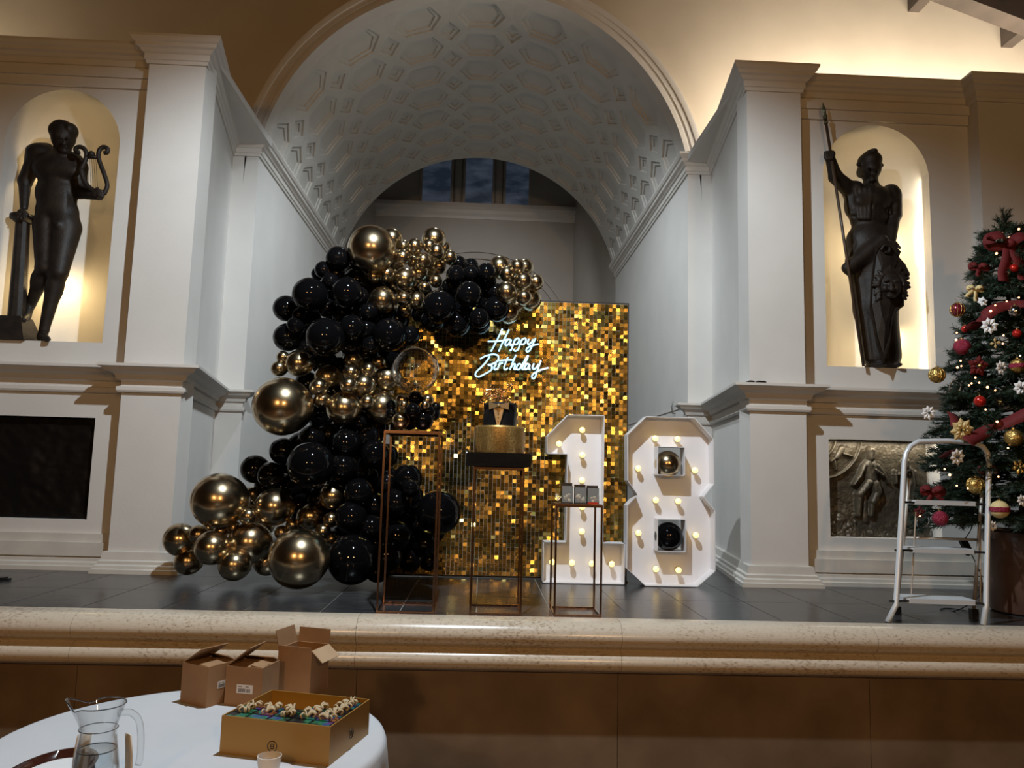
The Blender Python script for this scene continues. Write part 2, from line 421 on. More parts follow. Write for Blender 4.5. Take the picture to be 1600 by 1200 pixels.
for wobj, xa, xb in ((wl, -2.67, -2.235), (wl, -4.575, -4.125), (wr, 2.035, 2.47), (wr, 3.925, 4.375)):
    MB().box(xa, xb, YP, YW+.1, ST, ST+3.98).build('pilaster', PLASTER, wobj)
m = zprism(MB(), [(-2.235, YP+.01), (XC-R-.235, YA), (XC-R+.02, YA), (XC-R+.02, YB), (XC-R-.35, YB), (XC-R-.45, YA+.3), (-2.55, YP+.12)], ST, ST+4.0)
struct('wall_alcove_left', m, PLASTER, label='left return and side wall of the vaulted alcove')
m = zprism(MB(), [(2.035, YP+.01), (XC+R+.22, YA), (XC+R-.02, YA), (XC+R-.02, YB), (XC+R+.35, YB), (XC+R+.45, YA+.3), (2.36, YP+.12)], ST, ST+4.0)
struct('wall_alcove_right', m, PLASTER, label='right return and side wall of the vaulted alcove')
PL = [(-7, YW), (-4.575, YW), (-4.575, YP), (-4.125, YP), (-4.125, YW), (-2.67, YW), (-2.67, YP), (-2.235, YP), (XC-R-.235, YA), (XC-R+.02, YA), (XC-R+.02, YB)]
PR = [(XC+R-.02, YB), (XC+R-.02, YA), (XC+R+.22, YA), (2.035, YP), (2.47, YP), (2.47, YW), (3.925, YW), (3.925, YP), (4.375, YP), (4.375, YW), (7, YW)]
CORN = [(-.03, ST+3.87), (.015, ST+3.87), (.02, ST+3.895), (.03, ST+3.90), (.03, ST+3.945), (.045, ST+3.955), (.06, ST+3.975), (.08, ST+3.985), (.085, ST+4.01), (.10, ST+4.02), (.115, ST+4.045), (.115, ST+4.065), (-.03, ST+4.065)]
struct('trim_1', sweep(PL, CORN), TRIMM, smooth=False, label='moulded upper cornice on the left walls')
struct('trim_2', sweep(PR, CORN), TRIMM, smooth=False, label='moulded upper cornice on the right walls')
MID = [(-.03, ST+1.305), (.022, ST+1.305), (.03, ST+1.32), (.03, ST+1.345), (.006, ST+1.352), (.006, ST+1.392), (.03, ST+1.40), (.04, ST+1.425), (.05, ST+1.44), (.09, ST+1.455), (.115, ST+1.48), (.135, ST+1.487), (.135, ST+1.507), (-.03, ST+1.507)]
struct('trim_3', sweep(PL[:-1]+[(XC-R+.02, YA+.02)], MID), TRIMM, label='moulded dado rail under the left niche')
struct('trim_4', sweep([(XC+R-.02, YA+.02)]+PR[1:], MID), TRIMM, label='moulded dado rail under the right niche')
BAS = [(-.03, ST), (.085, ST), (.085, ST+.03), (.07, ST+.035), (.068, ST+.055), (.05, ST+.065), (.05, ST+.085), (.035, ST+.095), (.028, ST+.15), (.0, ST+.155), (-.03, ST+.155)]
struct('baseboard_left', sweep(PL, BAS), BASEM, label='stepped stone base of the left walls')
struct('baseboard_right', sweep(PR, BAS), BASEM, label='stepped stone base of the right walls')
# extra plinth courses and fascia bands on the recessed wall bays
for i, (xa, xb) in enumerate(((-4.12, -2.675), (2.475, 3.92))):
    m = MB().box(xa, xb, YW-.055, YW+.02, ST+.10, ST+.20); m.box(xa, xb, YW-.03, YW+.02, ST+.20, ST+.262)
    struct('trim_%d' % (5+i), m, BASEM, label='plinth course in the %s niche bay' % ('left', 'right')[i])
    m = MB().box(xa, xb, YW-.045, YW+.02, ST+3.80, ST+3.875); m.box(xa, xb, YW-.025, YW+.02, ST+3.72, ST+3.80)
    struct('trim_%d' % (7+i), m, TRIMM, label='fascia band above the %s niche' % ('left', 'right')[i])
# thin ledge line continuing on the alcove walls
m = MB().box(XC+R-.028, XC+R+.02, YA+.04, YB, ST+1.485, ST+1.50)
struct('trim_9', m, TRIMM, label='thin ledge line along the right alcove wall')
m = MB().box(-7, -2.2, YW+.01, YA, ST+3.98, ST+4.04)
struct('ledge_left', m, PLASTER, label='ledge on top of the left cornice')
m = MB().box(2.0, 7, YW+.01, YA, ST+3.98, ST+4.04)
struct('ledge_right', m, PLASTER, label='ledge on top of the right cornice')

# upper wall with the arch opening
m = MB(); N = 48
ap = [(XC-(R+.12)*math.cos(PI*i/N), HC+(R+.12)*math.sin(PI*i/N)) for i in range(N+1)]
for (xa, za), (xb, zb) in zip(ap[:-1], ap[1:]): m.prism([(xa, za), (xb, zb), (xb, 8.0), (xa, 8.0)], YA, YA+.12)
m.prism([(-7.1, ST+3.9), (ap[0][0], ST+3.9), (ap[0][0], 8.0), (-7.1, 8.0)], YA, YA+.12)
m.prism([(ap[-1][0], ST+3.9), (7.1, ST+3.9), (7.1, 8.0), (ap[-1][0], 8.0)], YA, YA+.12)
struct('wall_upper', m, mat('upper_wall_plaster', (0.52, 0.44, 0.34), 0.8, var=0.06, vscale=1.5), label='plain plaster wall above the cornice around the arch')
AP = [(R, YA+.15), (R, YA-.05), (R+.045, YA-.05), (R+.055, YA-.035), (R+.075, YA-.035), (R+.08, YA-.05), (R+.125, YA-.05), (R+.13, YA-.065), (R+.165, YA-.075), (R+.18, YA-.075), (R+.18, YA+.02), (R+.10, YA+.15)]
vs = []; fs = []; k = len(AP)
A9 = math.radians(13.5)
for i in range(N+1):
    a = A9+(PI-2*A9)*i/N
    for (r, y) in AP: vs.append((XC-r*math.cos(a), y, HC+r*math.sin(a)))
for i in range(N):
    for j in range(k): fs.append((i*k+j, i*k+(j+1) % k, (i+1)*k+(j+1) % k, (i+1)*k+j))
struct('trim_10', MB().add(vs, fs), TRIMM, smooth=True, auto=30, label='moulded archivolt around the mouth of the vault')

# coffered barrel vault: every coffer is a sunk, stepped panel of its own
vault = empty('ceiling_vault', (XC, YA, HC), 'coffered plaster barrel vault over the alcove', kind='structure')
PA = math.radians(18.5); PW = R*PA; NROW = 7; Y0 = YA+.15; D = (YB-Y0)/NROW; A0 = .175
def cyl(s, t, dr): return ((R+dr)*math.sin(s/R), t, (R+dr)*math.cos(s/R))
def hexloop(tip, a, hd, m=6):
    top = [(-a+2*a*i/m, hd) for i in range(m+1)]; bot = [(-a+2*a*i/m, -hd) for i in range(m+1)]
    return [(-tip, 0)]+top+[(tip, 0)]+bot[::-1]
def stepped(loops, drs, m=6, hexa=True):
    vs = []; fs = []; n = len(loops[0])
    for lp, dr in zip(loops, drs): vs += [cyl(s, t, dr) for s, t in lp]
    for l in range(len(loops)-1):
        for i in range(n): fs.append((l*n+i, l*n+(i+1) % n, (l+1)*n+(i+1) % n, (l+1)*n+i))
    b = (len(loops)-1)*n
    if hexa:
        fs.append((b, b+1, b+2*m+3)); fs.append((b+m+1, b+m+2, b+m+3))
        for i in range(m): fs.append((b+1+i, b+2+i, b+2*m+3-1-i, b+2*m+3-i))
    else: fs.append(tuple(b+i for i in range(n)))
    me = MB().add(vs, fs).mesh('coffer'); bm = bmesh.new(); bm.from_mesh(me); bmesh.ops.recalc_face_normals(bm, faces=bm.faces); bm.to_mesh(me); bm.free()
    me.materials.append(VAULTM); return me
h0 = hexloop(PW/2, A0, D/2); h1 = hexloop(PW/2-.085, A0-.022, D/2-.062); h2 = hexloop(PW/2-.15, A0-.04, D/2-.115)
HEX = stepped([h0, h1, h1, h2, h2], [0, 0, .020, .020, .036])
def dia(w, h): return [(-w, 0), (0, h), (w, 0), (0, -h)]
dw = PW/2-A0
DIA = stepped([dia(dw, D/2), dia(dw*.66, D/2*.66), dia(dw*.66, D/2*.66), dia(dw*.34, D/2*.34), dia(dw*.34, D/2*.34)], [0, 0, .020, .020, .036], hexa=False)
TRI = MB().add([cyl(-dw, 0, 0), cyl(0, 0, 0), cyl(dw, 0, 0), cyl(0, D/2, 0)], [(0, 1, 3), (1, 2, 3)]).mesh('border_piece'); TRI.materials.append(VAULTM)
TR2 = MB().add([cyl(-dw, 0, 0), cyl(0, 0, 0), cyl(dw, 0, 0), cyl(0, -D/2, 0)], [(0, 1, 3), (1, 2, 3)]).mesh('border_piece'); TR2.materials.append(VAULTM)
def vput(name, me, ang, y):
    o = bpy.data.objects.new(name, me); C.objects.link(o); o.parent = vault; o.location = (0, y-YA, 0); o.rotation_euler = (0, ang, 0)
for c in range(-4, 5):
    for r_ in range(NROW): vput('hexagonal_coffer', HEX, c*PA, Y0+D*(r_+.5))
for c in range(-4, 4):
    for r_ in range(1, NROW): vput('diamond_coffer', DIA, (c+.5)*PA, Y0+D*r_)
    vput('border_piece', TRI, (c+.5)*PA, Y0); vput('border_piece', TR2, (c+.5)*PA, YB)
m = MB(); vs = []; fs = []
for i in range(N+1):
    a = PI*i/N
    for (r, y) in ((R+.09, YA+.1), (R+.09, YB), (R+.3, YB), (R+.3, YA+.1)): vs.append((XC-r*math.cos(a), y, HC+r*math.sin(a)))
for i in range(N):
    for j in range(4): fs.append((i*4+j, i*4+(j+1) % 4, (i+1)*4+(j+1) % 4, (i+1)*4+j))
m.add(vs, fs).build('vault_shell', VAULTM, vault)
# end ring closing the coffer edges at the far arch
vs = []; fs = []
for i in range(N+1):
    a = PI*i/N
    for (r, y) in ((R-.0, YB-.002), (R-.0, YB+.06), (R+.12, YB+.06), (R+.12, YB-.002)): vs.append((XC-r*math.cos(a), y, HC+r*math.sin(a)))
for i in range(N):
    for j in range(4): fs.append((i*4+j, i*4+(j+1) % 4, (i+1)*4+(j+1) % 4, (i+1)*4+j))
MB().add(vs, fs).build('end_ring', VAULTM, vault)

# space behind the vault: back wall with cornice, painted-sky windows and blind arch
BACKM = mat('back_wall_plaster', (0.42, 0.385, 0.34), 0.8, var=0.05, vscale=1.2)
bl = at(587, 330, YZ).x; br = at(897, 340, YZ).x
zc0 = at(742, 343, YZ).z; zc1 = at(742, 322, YZ).z
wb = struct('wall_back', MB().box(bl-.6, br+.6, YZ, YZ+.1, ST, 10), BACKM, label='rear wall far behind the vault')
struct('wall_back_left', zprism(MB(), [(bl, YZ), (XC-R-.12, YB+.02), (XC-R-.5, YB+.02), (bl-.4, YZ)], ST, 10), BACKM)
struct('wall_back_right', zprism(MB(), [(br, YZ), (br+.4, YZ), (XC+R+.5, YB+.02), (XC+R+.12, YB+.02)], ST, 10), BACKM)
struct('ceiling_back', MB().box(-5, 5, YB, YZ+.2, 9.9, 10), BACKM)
pr = [(-.02, zc0), (.03, zc0), (.04, zc0+.05), (.10, zc0+.10), (.12, zc0+.16), (.18, zc0+.20), (.18, zc1), (-.02, zc1)]
struct('trim_11', sweep([(bl-.02, YZ), (br+.02, YZ)], pr), TRIMM, label='cornice on the rear wall below the windows')
def skymat():
    m = bpy.data.materials.new('evening_sky_glass'); m.use_nodes = True; nt = m.node_tree; b = nt.nodes['Principled BSDF']; L = nt.links
    tc = nt.nodes.new('ShaderNodeTexCoord'); mp = nt.nodes.new('ShaderNodeMapping'); mp.inputs['Scale'].default_value = (1.2, 1, 3)
    n = nt.nodes.new('ShaderNodeTexNoise'); n.inputs['Scale'].default_value = 1.6; n.inputs['Detail'].default_value = 5
    r = nt.nodes.new('ShaderNodeValToRGB'); r.color_ramp.elements[0].color = (0.07, 0.10, 0.16, 1); r.color_ramp.elements[1].color = (0.22, 0.28, 0.40, 1)
    r.color_ramp.elements[0].position = .4; r.color_ramp.elements[1].position = .65
    L.new(tc.outputs['Object'], mp.inputs[0]); L.new(mp.outputs[0], n.inputs[0]); L.new(n.outputs['Fac'], r.inputs[0]); L.new(r.outputs[0], b.inputs['Base Color'])
    L.new(r.outputs[0], b.inputs['Emission Color']); b.inputs['Emission Strength'].default_value = 0.16
    b.inputs['Roughness'].default_value = 0.3; return m
SKYM = skymat()
zt = at(742, 205, YZ).z
for i, (a, b) in enumerate(((660, 704), (727, 769), (790, 826))):
    xa, xb = at(a, 300, YZ).x, at(b, 300, YZ).x
    wn = empty('window_%d' % (i+1), ((xa+xb)/2, YZ, zc1), 'dark blue %s pane of the rear window row' % ('left', 'middle', 'right')[i], kind='structure')
    MB().box(xa, xb, YZ-.012, YZ-.004, zc1+.02, zt).build('pane', SKYM, wn)
    m = MB().box(xa-.05, xa, YZ-.05, YZ, zc1, zt); m.box(xb, xb+.05, YZ-.05, YZ, zc1, zt); m.box(xa-.05, xb+.05, YZ-.05, YZ, zt, zt+.06)
    m.build('window_frame', BACKM, wn)
for a, b in ((708, 723), (773, 786)):
    xa, xb = at(a, 300, YZ).x, at(b, 300, YZ).x
    MB().lathe(((xa+xb)/2, YZ-.02, zc1), [(.11, 0), (.11, .05), (.085, .07), (.08, 1.0), (.075, zt-zc1)], 16).build('half_column', BACKM, wb, True, auto=40)
ac = at(742, 543, YZ); ar = []
m = MB()
for rpx0, rpx1, dy in ((160, 154, .05), (150, 143, .07), (137, 130, .05), (122, 108, .06)):
    ra, rb = rpx0*YZ/F, rpx1*YZ/F; vs = []; fs = []
    for i in range(41):
        a = PI*i/40
        for (r, y) in ((ra, YZ), (ra, YZ-dy), (rb, YZ-dy), (rb, YZ)): vs.append((ac.x-r*math.cos(a), y, ac.z+r*math.sin(a)))
    for i in range(40):
        for j in range(4): fs.append((i*4+j, i*4+(j+1) % 4, (i+1)*4+(j+1) % 4, (i+1)*4+j))
    MB().add(vs, fs).build('arch_moulding', BACKM, wb)
# small fitting on the right alcove wall
p = at(1037, 640, 7.9)
hk = MB().tube([(XC+R, 8.0, p.z-.02), (XC+R-.05, 8.0, p.z-.03), (XC+R-.06, 8.0, p.z+.05), (XC+R-.045, 8.0, p.z+.10)], .008, 6).build('wall_hook', mat('dull_steel', (.25, .24, .22), .4, .8))
tag(hk, 'small upright metal hook on the alcove wall above the white eight', 'hook')

# ================================================================== statues and relief panels
def stat_prims(ox, oy, sc, base):
    k = base/F/sc                      # metres per zoomed pixel at depth base
    def P(x, y, d=0.0):
        v = at(ox+x/sc, oy+y/sc, base+d); return (v.x, v.y, v.z)
    def cap(a, b, r1, r2, s=.02): return ('c', P(*a), P(*b), r1*k, r2*k, s)
    def ell(c, rx, rz, ry, s=.02): return ('e', P(*c), (rx*k, ry, rz*k), s)
    return P, cap, ell, k
# ---- left: standing youth with a lyre leaning on a column
B1 = 6.02
P, cap, ell, k = stat_prims(0, 100, 2.6075, B1)
pr = [
 ell((258, 298, -.05), 46, 56, .095), ell((258, 270, -.04), 52, 36, .10), ell((225, 275, -.05), 22, 30, .07, .012), ell((292, 272, -.06), 22, 30, .07, .012), ell((258, 252, -.05), 34, 20, .08, .012),
 cap((262, 312, -.155), (261, 325, -.152), 6, 9, .006), ell((246, 300, -.132), 9, 5, .012, .006), ell((276, 300, -.132), 9, 5, .012, .006), ell((261, 340, -.132), 15, 6, .02, .008), ell((260, 356, -.12), 16, 9, .03, .012),
 cap((255, 345, -.03), (248, 390, -.01), 32, 38),
 ell((238, 430, -.02), 100, 70, .13, .04), ell((200, 432, -.095), 46, 28, .035, .035), ell((276, 434, -.095), 44, 28, .035, .035), ell((232, 525, -.015), 84, 84, .11, .04), ell((233, 600, -.01), 84, 60, .11, .04),
 ell((234, 560, -.085), 40, 60, .03, .03),
 cap((190, 385, 0), (165, 378, 0), 42, 40, .03), ell((168, 368, .0), 54, 44, .11, .03), cap((158, 352, .03), (192, 352, .03), 30, 30, .03), cap((140, 360, .06), (112, 450, .08), 34, 18, .03),
 cap((148, 385, 0), (102, 478, .02), 36, 27), cap((102, 478, .02), (98, 585, -.03), 25, 15), ell((94, 606, -.04), 20, 15, .045, .012),
 cap((82, 605, -.06), (62, 618, -.075), 7, 5, .006), cap((86, 608, -.07), (68, 626, -.088), 7, 5, .006), cap((94, 610, -.075), (84, 630, -.095), 7, 5, .006), cap((102, 610, -.07), (98, 630, -.09), 7, 5, .006), cap((108, 604, -.05), (122, 622, -.07), 7, 5, .006),
 cap((300, 400, -.01), (318, 420, -.02), 40, 38, .03), cap((316, 420, -.02), (326, 520, -.03), 36, 28), cap((326, 522, -.03), (388, 535, -.16), 27, 19), ell((398, 533, -.175), 20, 22, .035, .012),
 cap((398, 516, -.20), (416, 518, -.20), 7, 6, .006), cap((402, 526, -.205), (420, 529, -.20), 7, 6, .006), cap((402, 537, -.205), (419, 541, -.20), 7, 6, .006), cap((398, 548, -.20), (413, 552, -.195), 6, 5, .006), cap((386, 520, -.19), (398, 506, -.195), 8, 6, .006),
 ell((192, 650, .0), 44, 52, .105, .04), ell((274, 650, -.01), 42, 55, .105, .04), ell((240, 655, -.11), 12, 16, .03, .012),
 cap((192, 665, .0), (184, 825, -.06), 53, 36, .03), ell((184, 832, -.085), 30, 26, .05, .02), cap((180, 840, -.04), (128, 975, .06), 34, 19, .02), ell((160, 880, .0), 30, 44, .06, .03), cap((124, 980, .07), (108, 1034, .02), 18, 15, .015), cap((110, 1028, .03), (96, 1042, -.06), 15, 11, .012),
 cap((272, 668, -.01), (240, 845, -.07), 56, 36, .03), ell((236, 850, -.09), 30, 26, .05, .02), cap((236, 855, -.05), (180, 1080, -.02), 35, 19, .02), ell((222, 910, -.02), 32, 52, .06, .03), cap((180, 1085, -.02), (170, 1112, .02), 18, 19, .012), cap((176, 1112, -.01), (192, 1120, -.14), 18, 12, .012),
]
for q in range(5): pr.append(cap((182+q*5, 1118, -.13), (184+q*5, 1124, -.165), 5.5-q*.4, 4.5, .004))
s1 = empty('statue', (P(120, 1130)[0], B1, ST+1.69), 'dark bronze statue of a standing youth with a lyre in the left niche', 'statue')
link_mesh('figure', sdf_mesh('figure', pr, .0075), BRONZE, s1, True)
def col_ring(cx, cy, hw, d=0.0): return P(cx, cy, d), hw*k
m = MB()
c0 = P(93, 645); c1 = P(68, 1048); z0 = ST+1.69
cx = (c0[0]+c1[0])/2
m.lathe((c1[0], B1, 0), [(34*k, c1[2]), (30*k, (c0[2]+c1[2])/2), (26*k, c0[2])], 12)
col = m.build('column_shaft', BRONZE, s1, True, auto=25)
# the photographed column leans a little with its cap to the right of its foot
for v in col.data.vertices:
    t = (v.co.z-c1[2])/(c0[2]-c1[2]); v.co.x += (c0[0]-c1[0])*t
MB().lathe((P(96, 620)[0], B1, 0), [(30*k, c0[2]-.004), (40*k, c0[2]+.012), (49*k, c0[2]+.022), (49*k, c0[2]+.05), (44*k, c0[2]+.058)], 20).build('column_capital', BRONZE, s1, True, auto=25)
m = MB(); zb = P(60, 1048)[2]; xb = P(67, 1048)[0]; x2 = P(66, 1130)[0]
def frus(m, xa, wa, za, xb_, wb_, zb_, y, da, db):
    m.add([(xa-wa, y-da, za), (xa+wa, y-da, za), (xa+wa, y+da, za), (xa-wa, y+da, za), (xb_-wb_, y-db, zb_), (xb_+wb_, y-db, zb_), (xb_+wb_, y+db, zb_), (xb_-wb_, y+db, zb_)],
          [(3,2,1,0),(4,5,6,7),(0,1,5,4),(1,2,6,5),(2,3,7,6),(3,0,4,7)])
frus(m, x2, 74*k, z0, xb, 46*k, zb, B1, .15, .09); frus(m, xb, 46*k, zb, xb, 40*k, zb+.03, B1, .09, .08)
m.build('column_foot', BRONZE, s1)
LD = -.18
def lyre_pts(l): return [P(x, y, LD) for x, y in l]
ly = MB()
ly.tube(spline(lyre_pts([(424, 530), (437, 495), (425, 450), (408, 405), (401, 375), (406, 350), (422, 338), (438, 345), (436, 360), (424, 362)])), 9*k, 8, radii=None)
ly.tube(spline(lyre_pts([(330, 430), (345, 400), (352, 372), (345, 348), (326, 337), (309, 345), (311, 359), (324, 360)])), 9*k, 8)
ly.tube(lyre_pts([(346, 378), (404, 380)]), 8*k, 8); ly.ball(P(373, 368, LD), 14*k, 12, 8)
ly.tube(spline(lyre_pts([(330, 430), (345, 480), (375, 512), (424, 530)])), 10*k, 8)
lo = ly.build('lyre', BRONZE, s1, True)
st = MB()
for q in range(5): st.tube([P(358+q*8, 382, LD), P(362+q*9, 508, LD)], .0016, 4)
st.build('lyre_strings', BRONZE, lo)
# ---- right: helmeted figure with spear and shield
B2 = 6.0
P, cap, ell, k = stat_prims(1160, 100, 2.3077, B2)
pr = [
 ell((461, 378, -.03), 38, 46, .10), ell((459, 350, -.02), 43, 34, .105), ell((430, 385, .0), 14, 26, .07, .012), cap((418, 362, -.04), (502, 366, -.04), 8, 8, .012), ell((459, 325, -.02), 22, 12, .10, .012),
 cap((470, 382, -.135), (471, 396, -.14), 6, 8, .006), ell((455, 376, -.125), 8, 5, .012, .006), ell((484, 377, -.118), 8, 5, .012, .006), ell((470, 408, -.118), 12, 5, .02, .006), ell((469, 420, -.10), 15, 8, .03, .01),
 cap((462, 420, -.01), (463, 450, .0), 26, 34),
 ell((462, 490, -.01), 84, 56, .135, .03), ell((432, 492, -.10), 26, 22, .028, .03), ell((494, 492, -.10), 26, 22, .028, .03), ell((456, 560, .0), 70, 54, .115, .03), cap((402, 556, -.02), (510, 556, -.02), 14, 14, .015), cap((398, 522, -.05), (520, 522, -.05), 10, 10, .012),
 ell((398, 456, .0), 36, 34, .11, .02), ell((530, 478, .0), 38, 46, .11, .02), ell((396, 506, .02), 26, 54, .09, .03), ell((540, 520, .01), 26, 40, .09, .03),
 cap((388, 455, -.02), (337, 408, -.10), 31, 25), cap((335, 405, -.10), (318, 345, -.17), 24, 18), ell((315, 330, -.18), 15, 18, .03, .01),
 cap((300, 320, -.20), (326, 318, -.21), 7, 7, .005), cap((299, 328, -.20), (327, 326, -.21), 7, 7, .005), cap((300, 336, -.20), (327, 334, -.21), 7, 7, .005), cap((302, 344, -.20), (324, 342, -.21), 6, 6, .005), cap((324, 350, -.19), (330, 322, -.215), 7, 6, .005),
 cap((540, 480, -.01), (548, 545, .0), 33, 27), cap((546, 548, .0), (536, 640, -.12), 24, 17), ell((535, 655, -.15), 20, 16, .03, .01),
 cap((525, 660, -.17), (520, 690, -.185), 6, 5, .005), cap((534, 664, -.175), (531, 694, -.19), 6, 5, .005), cap((543, 664, -.175), (543, 692, -.19), 6, 5, .005), cap((551, 660, -.17), (554, 684, -.185), 6, 5, .005), cap((552, 646, -.15), (568, 664, -.17), 7, 5, .005),
 ell((456, 640, .0), 84, 76, .14, .04), cap((462, 700, .0), (480, 880, .0), 84, 76, .04), cap((480, 880, .0), (504, 1050, -.01), 74, 66, .04), ell((422, 720, -.02), 50, 66, .12, .03), cap((400, 700, -.06), (418, 850, -.02), 18, 14, .025),
 ell((480, 1088, -.06), 30, 11, .13, .015), ell((540, 1088, -.05), 24, 11, .12, .015),
]
for q in range(8):                      # folds of the skirt and sleeves
    x = 392+q*16
    pr.append(cap((430+q*8, 585, -.085+.004*abs(q-4)), (x, 690, -.105+.008*abs(q-3.5)), 6, 8, .010))
for q in range(7): pr.append(cap((408+q*18, 446+abs(q-3)*3, -.088-.012*(3-abs(q-3))), (418+q*13, 556, -.082-.010*(3-abs(q-3))), 5, 5, .022))
for q in range(6): pr.append(cap((400+q*20, 700, -.10+.01*abs(q-3)), (450+q*16, 1065, -.10+.01*abs(q-3)), 8, 9, .014))
for q in range(4): pr.append(cap((372+q*9, 445, -.03-.012*q), (386+q*8, 540, -.03-.012*q), 7, 6, .010)); pr.append(cap((525+q*10, 450, -.07+.012*q), (520+q*13, 540, -.06+.012*q), 7, 6, .010))
pr.append(cap((380, 735, -.13), (500, 640, -.15), 22, 26, .03)); pr.append(cap((385, 750, -.12), (470, 690, -.14), 14, 14, .02))
s2 = empty('statue', (P(500, 1095)[0], B2, ST+1.69), 'dark bronze statue of a helmeted figure with spear and shield in the right niche', 'statue')
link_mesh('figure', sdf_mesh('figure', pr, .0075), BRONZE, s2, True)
a = Vector(P(298, 190, -.205)); b = Vector(P(437, 1090, -.16)); d = (a-b).normalized()
sp = MB().tube([b, a], .0115, 10).build('spear_shaft', mat('spear_wood', (.05, .03, .018), .4), s2, True)
t = a+d*.125
side = Vector((1, 0, 0)); side -= d*side.dot(d); side.normalize()
m = MB(); fr = Vector((0, -.012, 0))
m.add([a+d*.0+side*.010, a-side*.010, a+d*.06+side*.017, a+d*.06-side*.017, t, a+d*.05-fr, a+d*.05+fr], [(0,2,5),(2,4,5),(4,3,5),(3,1,5),(1,0,5),(0,6,2),(2,6,4),(4,6,3),(3,6,1),(1,6,0)])
m.tube([a-d*.02, a+d*.01], .017, 10); m.tube([a-d*.06, a-d*.045], .016, 10)
m.build('spear_head', mat('verdigris_bronze', (.10, .11, .06), .45, .6), sp)
SD = -.20
out = [(478, 668), (490, 645), (515, 636), (540, 640), (556, 660), (572, 676), (560, 690), (588, 722), (605, 758), (588, 790), (582, 830), (584, 872), (556, 892), (540, 940), (532, 1010), (506, 1088), (482, 1010), (470, 940), (458, 880), (462, 800), (470, 730)]
cx_, cy_ = 524, 800
vs = []; n = len(out)
for f_, dd in ((1.0, .0), (1.0, -.022), (.90, -.022), (.86, -.014), (.5, -.04)):
    for x, y in out: vs.append(P(cx_+(x-cx_)*f_, cy_+(y-cy_)*f_, SD+dd))
fs = [tuple(range(n))]+[(l*n+i, l*n+(i+1) % n, (l+1)*n+(i+1) % n, (l+1)*n+i) for l in range(4) for i in range(n)]+[tuple(4*n+i for i in range(n))]
sh = MB().add(vs, fs).build('shield', BRONZE, s2)
pr = [ell((536, 800, SD-.05), 36, 46, .05, .012), cap((537, 792, SD-.105), (538, 812, SD-.11), 6, 9, .006), ell((520, 782, SD-.095), 11, 5, .014, .006), ell((555, 782, SD-.095), 11, 5, .014, .006), ell((536, 836, SD-.09), 17, 9, .02, .006), ell((516, 808, SD-.085), 12, 12, .02, .01), ell((557, 808, SD-.085), 12, 12, .02, .01)]
rr = random.Random(3)
for q in range(16):
    an = PI*(.02+.96*q/15)+PI*.0; x = 536-44*math.cos(an)*1.05; y = 800-50*math.sin(an)
    pr.append(cap((x, y, SD-.045), (x-16*math.cos(an)+rr.uniform(-8, 8), y-16*math.sin(an)+rr.uniform(-6, 10), SD-.035), 9, 6, .006))
for q in range(8):
    s_ = -1 if q % 2 else 1; pr.append(cap((536+s_*42, 800+q*6, SD-.04), (536+s_*(52+rr.uniform(0, 8)), 812+q*6, SD-.03), 8, 5, .006))
link_mesh('face_relief', sdf_mesh('face_relief', pr, .0055), BRONZE, sh, True)
MB().tube(spline([P(500, 672, SD-.03), P(512, 655, SD-.04), P(530, 660, SD-.04), P(528, 680, SD-.04), P(514, 678, SD-.04)]), 6*k, 6).build('scroll', BRONZE, sh, True)

# ---- relief panels in the lower recesses
def relief(name, cx, fn, nx, nz, mt, label, x0=None, x1=None, back=.115):
    x0 = cx-.438 if x0 is None else x0; x1 = cx+.438 if x1 is None else x1
    z0_, z1_ = ST+.362, ST+1.115; vs = []; fs = []
    for j in range(nz+1):
        for i in range(nx+1):
            u, v = i/nx, j/nz
            vs.append((x0+(x1-x0)*u, YW+back-fn(u, v), z0_+(z1_-z0_)*v))
    for j in range(nz):
        for i in range(nx): fs.append((j*(nx+1)+i, j*(nx+1)+i+1, (j+1)*(nx+1)+i+1, (j+1)*(nx+1)+i))
    o = link_mesh(name, MB().add(vs, fs).mesh(name), mt, None, True)
    m_ = o.modifiers.new('thick', 'SOLIDIFY'); m_.thickness = .012; m_.offset = -1
    return tag(o, label, 'relief panel')
RB = mat('relief_bronze', (.075, .062, .042), .45, .3, var=.25, vscale=10, bump=.06, bscale=60)
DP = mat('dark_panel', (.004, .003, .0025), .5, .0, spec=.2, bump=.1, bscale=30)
# figure bones in zoom pixels of the photographed panel (100..1190 wide, 110..1135 high)
bones = [((590, 215), (590, 300), 44, 40, .075), ((590, 300), (585, 350), 24, 30, .05), ((585, 380), (590, 560), 78, 66, .06), ((520, 380), (470, 490), 30, 26, .055), ((470, 490), (400, 585), 26, 18, .055), ((660, 380), (720, 470), 30, 24, .05), ((720, 470), (765, 555), 22, 16, .05), ((560, 560), (455, 690), 50, 46, .07), ((455, 690), (440, 900), 42, 34, .06), ((620, 570), (640, 660), 60, 56, .07), ((640, 660), (590, 760), 50, 42, .07), ((590, 760), (570, 900), 40, 30, .055), ((620, 420), (700, 480), 22, 20, .065), ((520, 700), (515, 950), 26, 40, .035),
         ((958, 320), (955, 380), 40, 34, .065), ((985, 420), (1000, 560), 62, 64, .055), ((1000, 560), (960, 760), 60, 70, .05), ((930, 460), (840, 470), 24, 20, .05), ((845, 430), (845, 560), 22, 18, .05), ((1050, 430), (1080, 560), 26, 24, .045),
         ((300, 200), (240, 300), 34, 30, .03), ((240, 300), (180, 345), 20, 16, .025), ((320, 260), (410, 285), 14, 10, .025), ((215, 340), (235, 430), 16, 12, .022)]
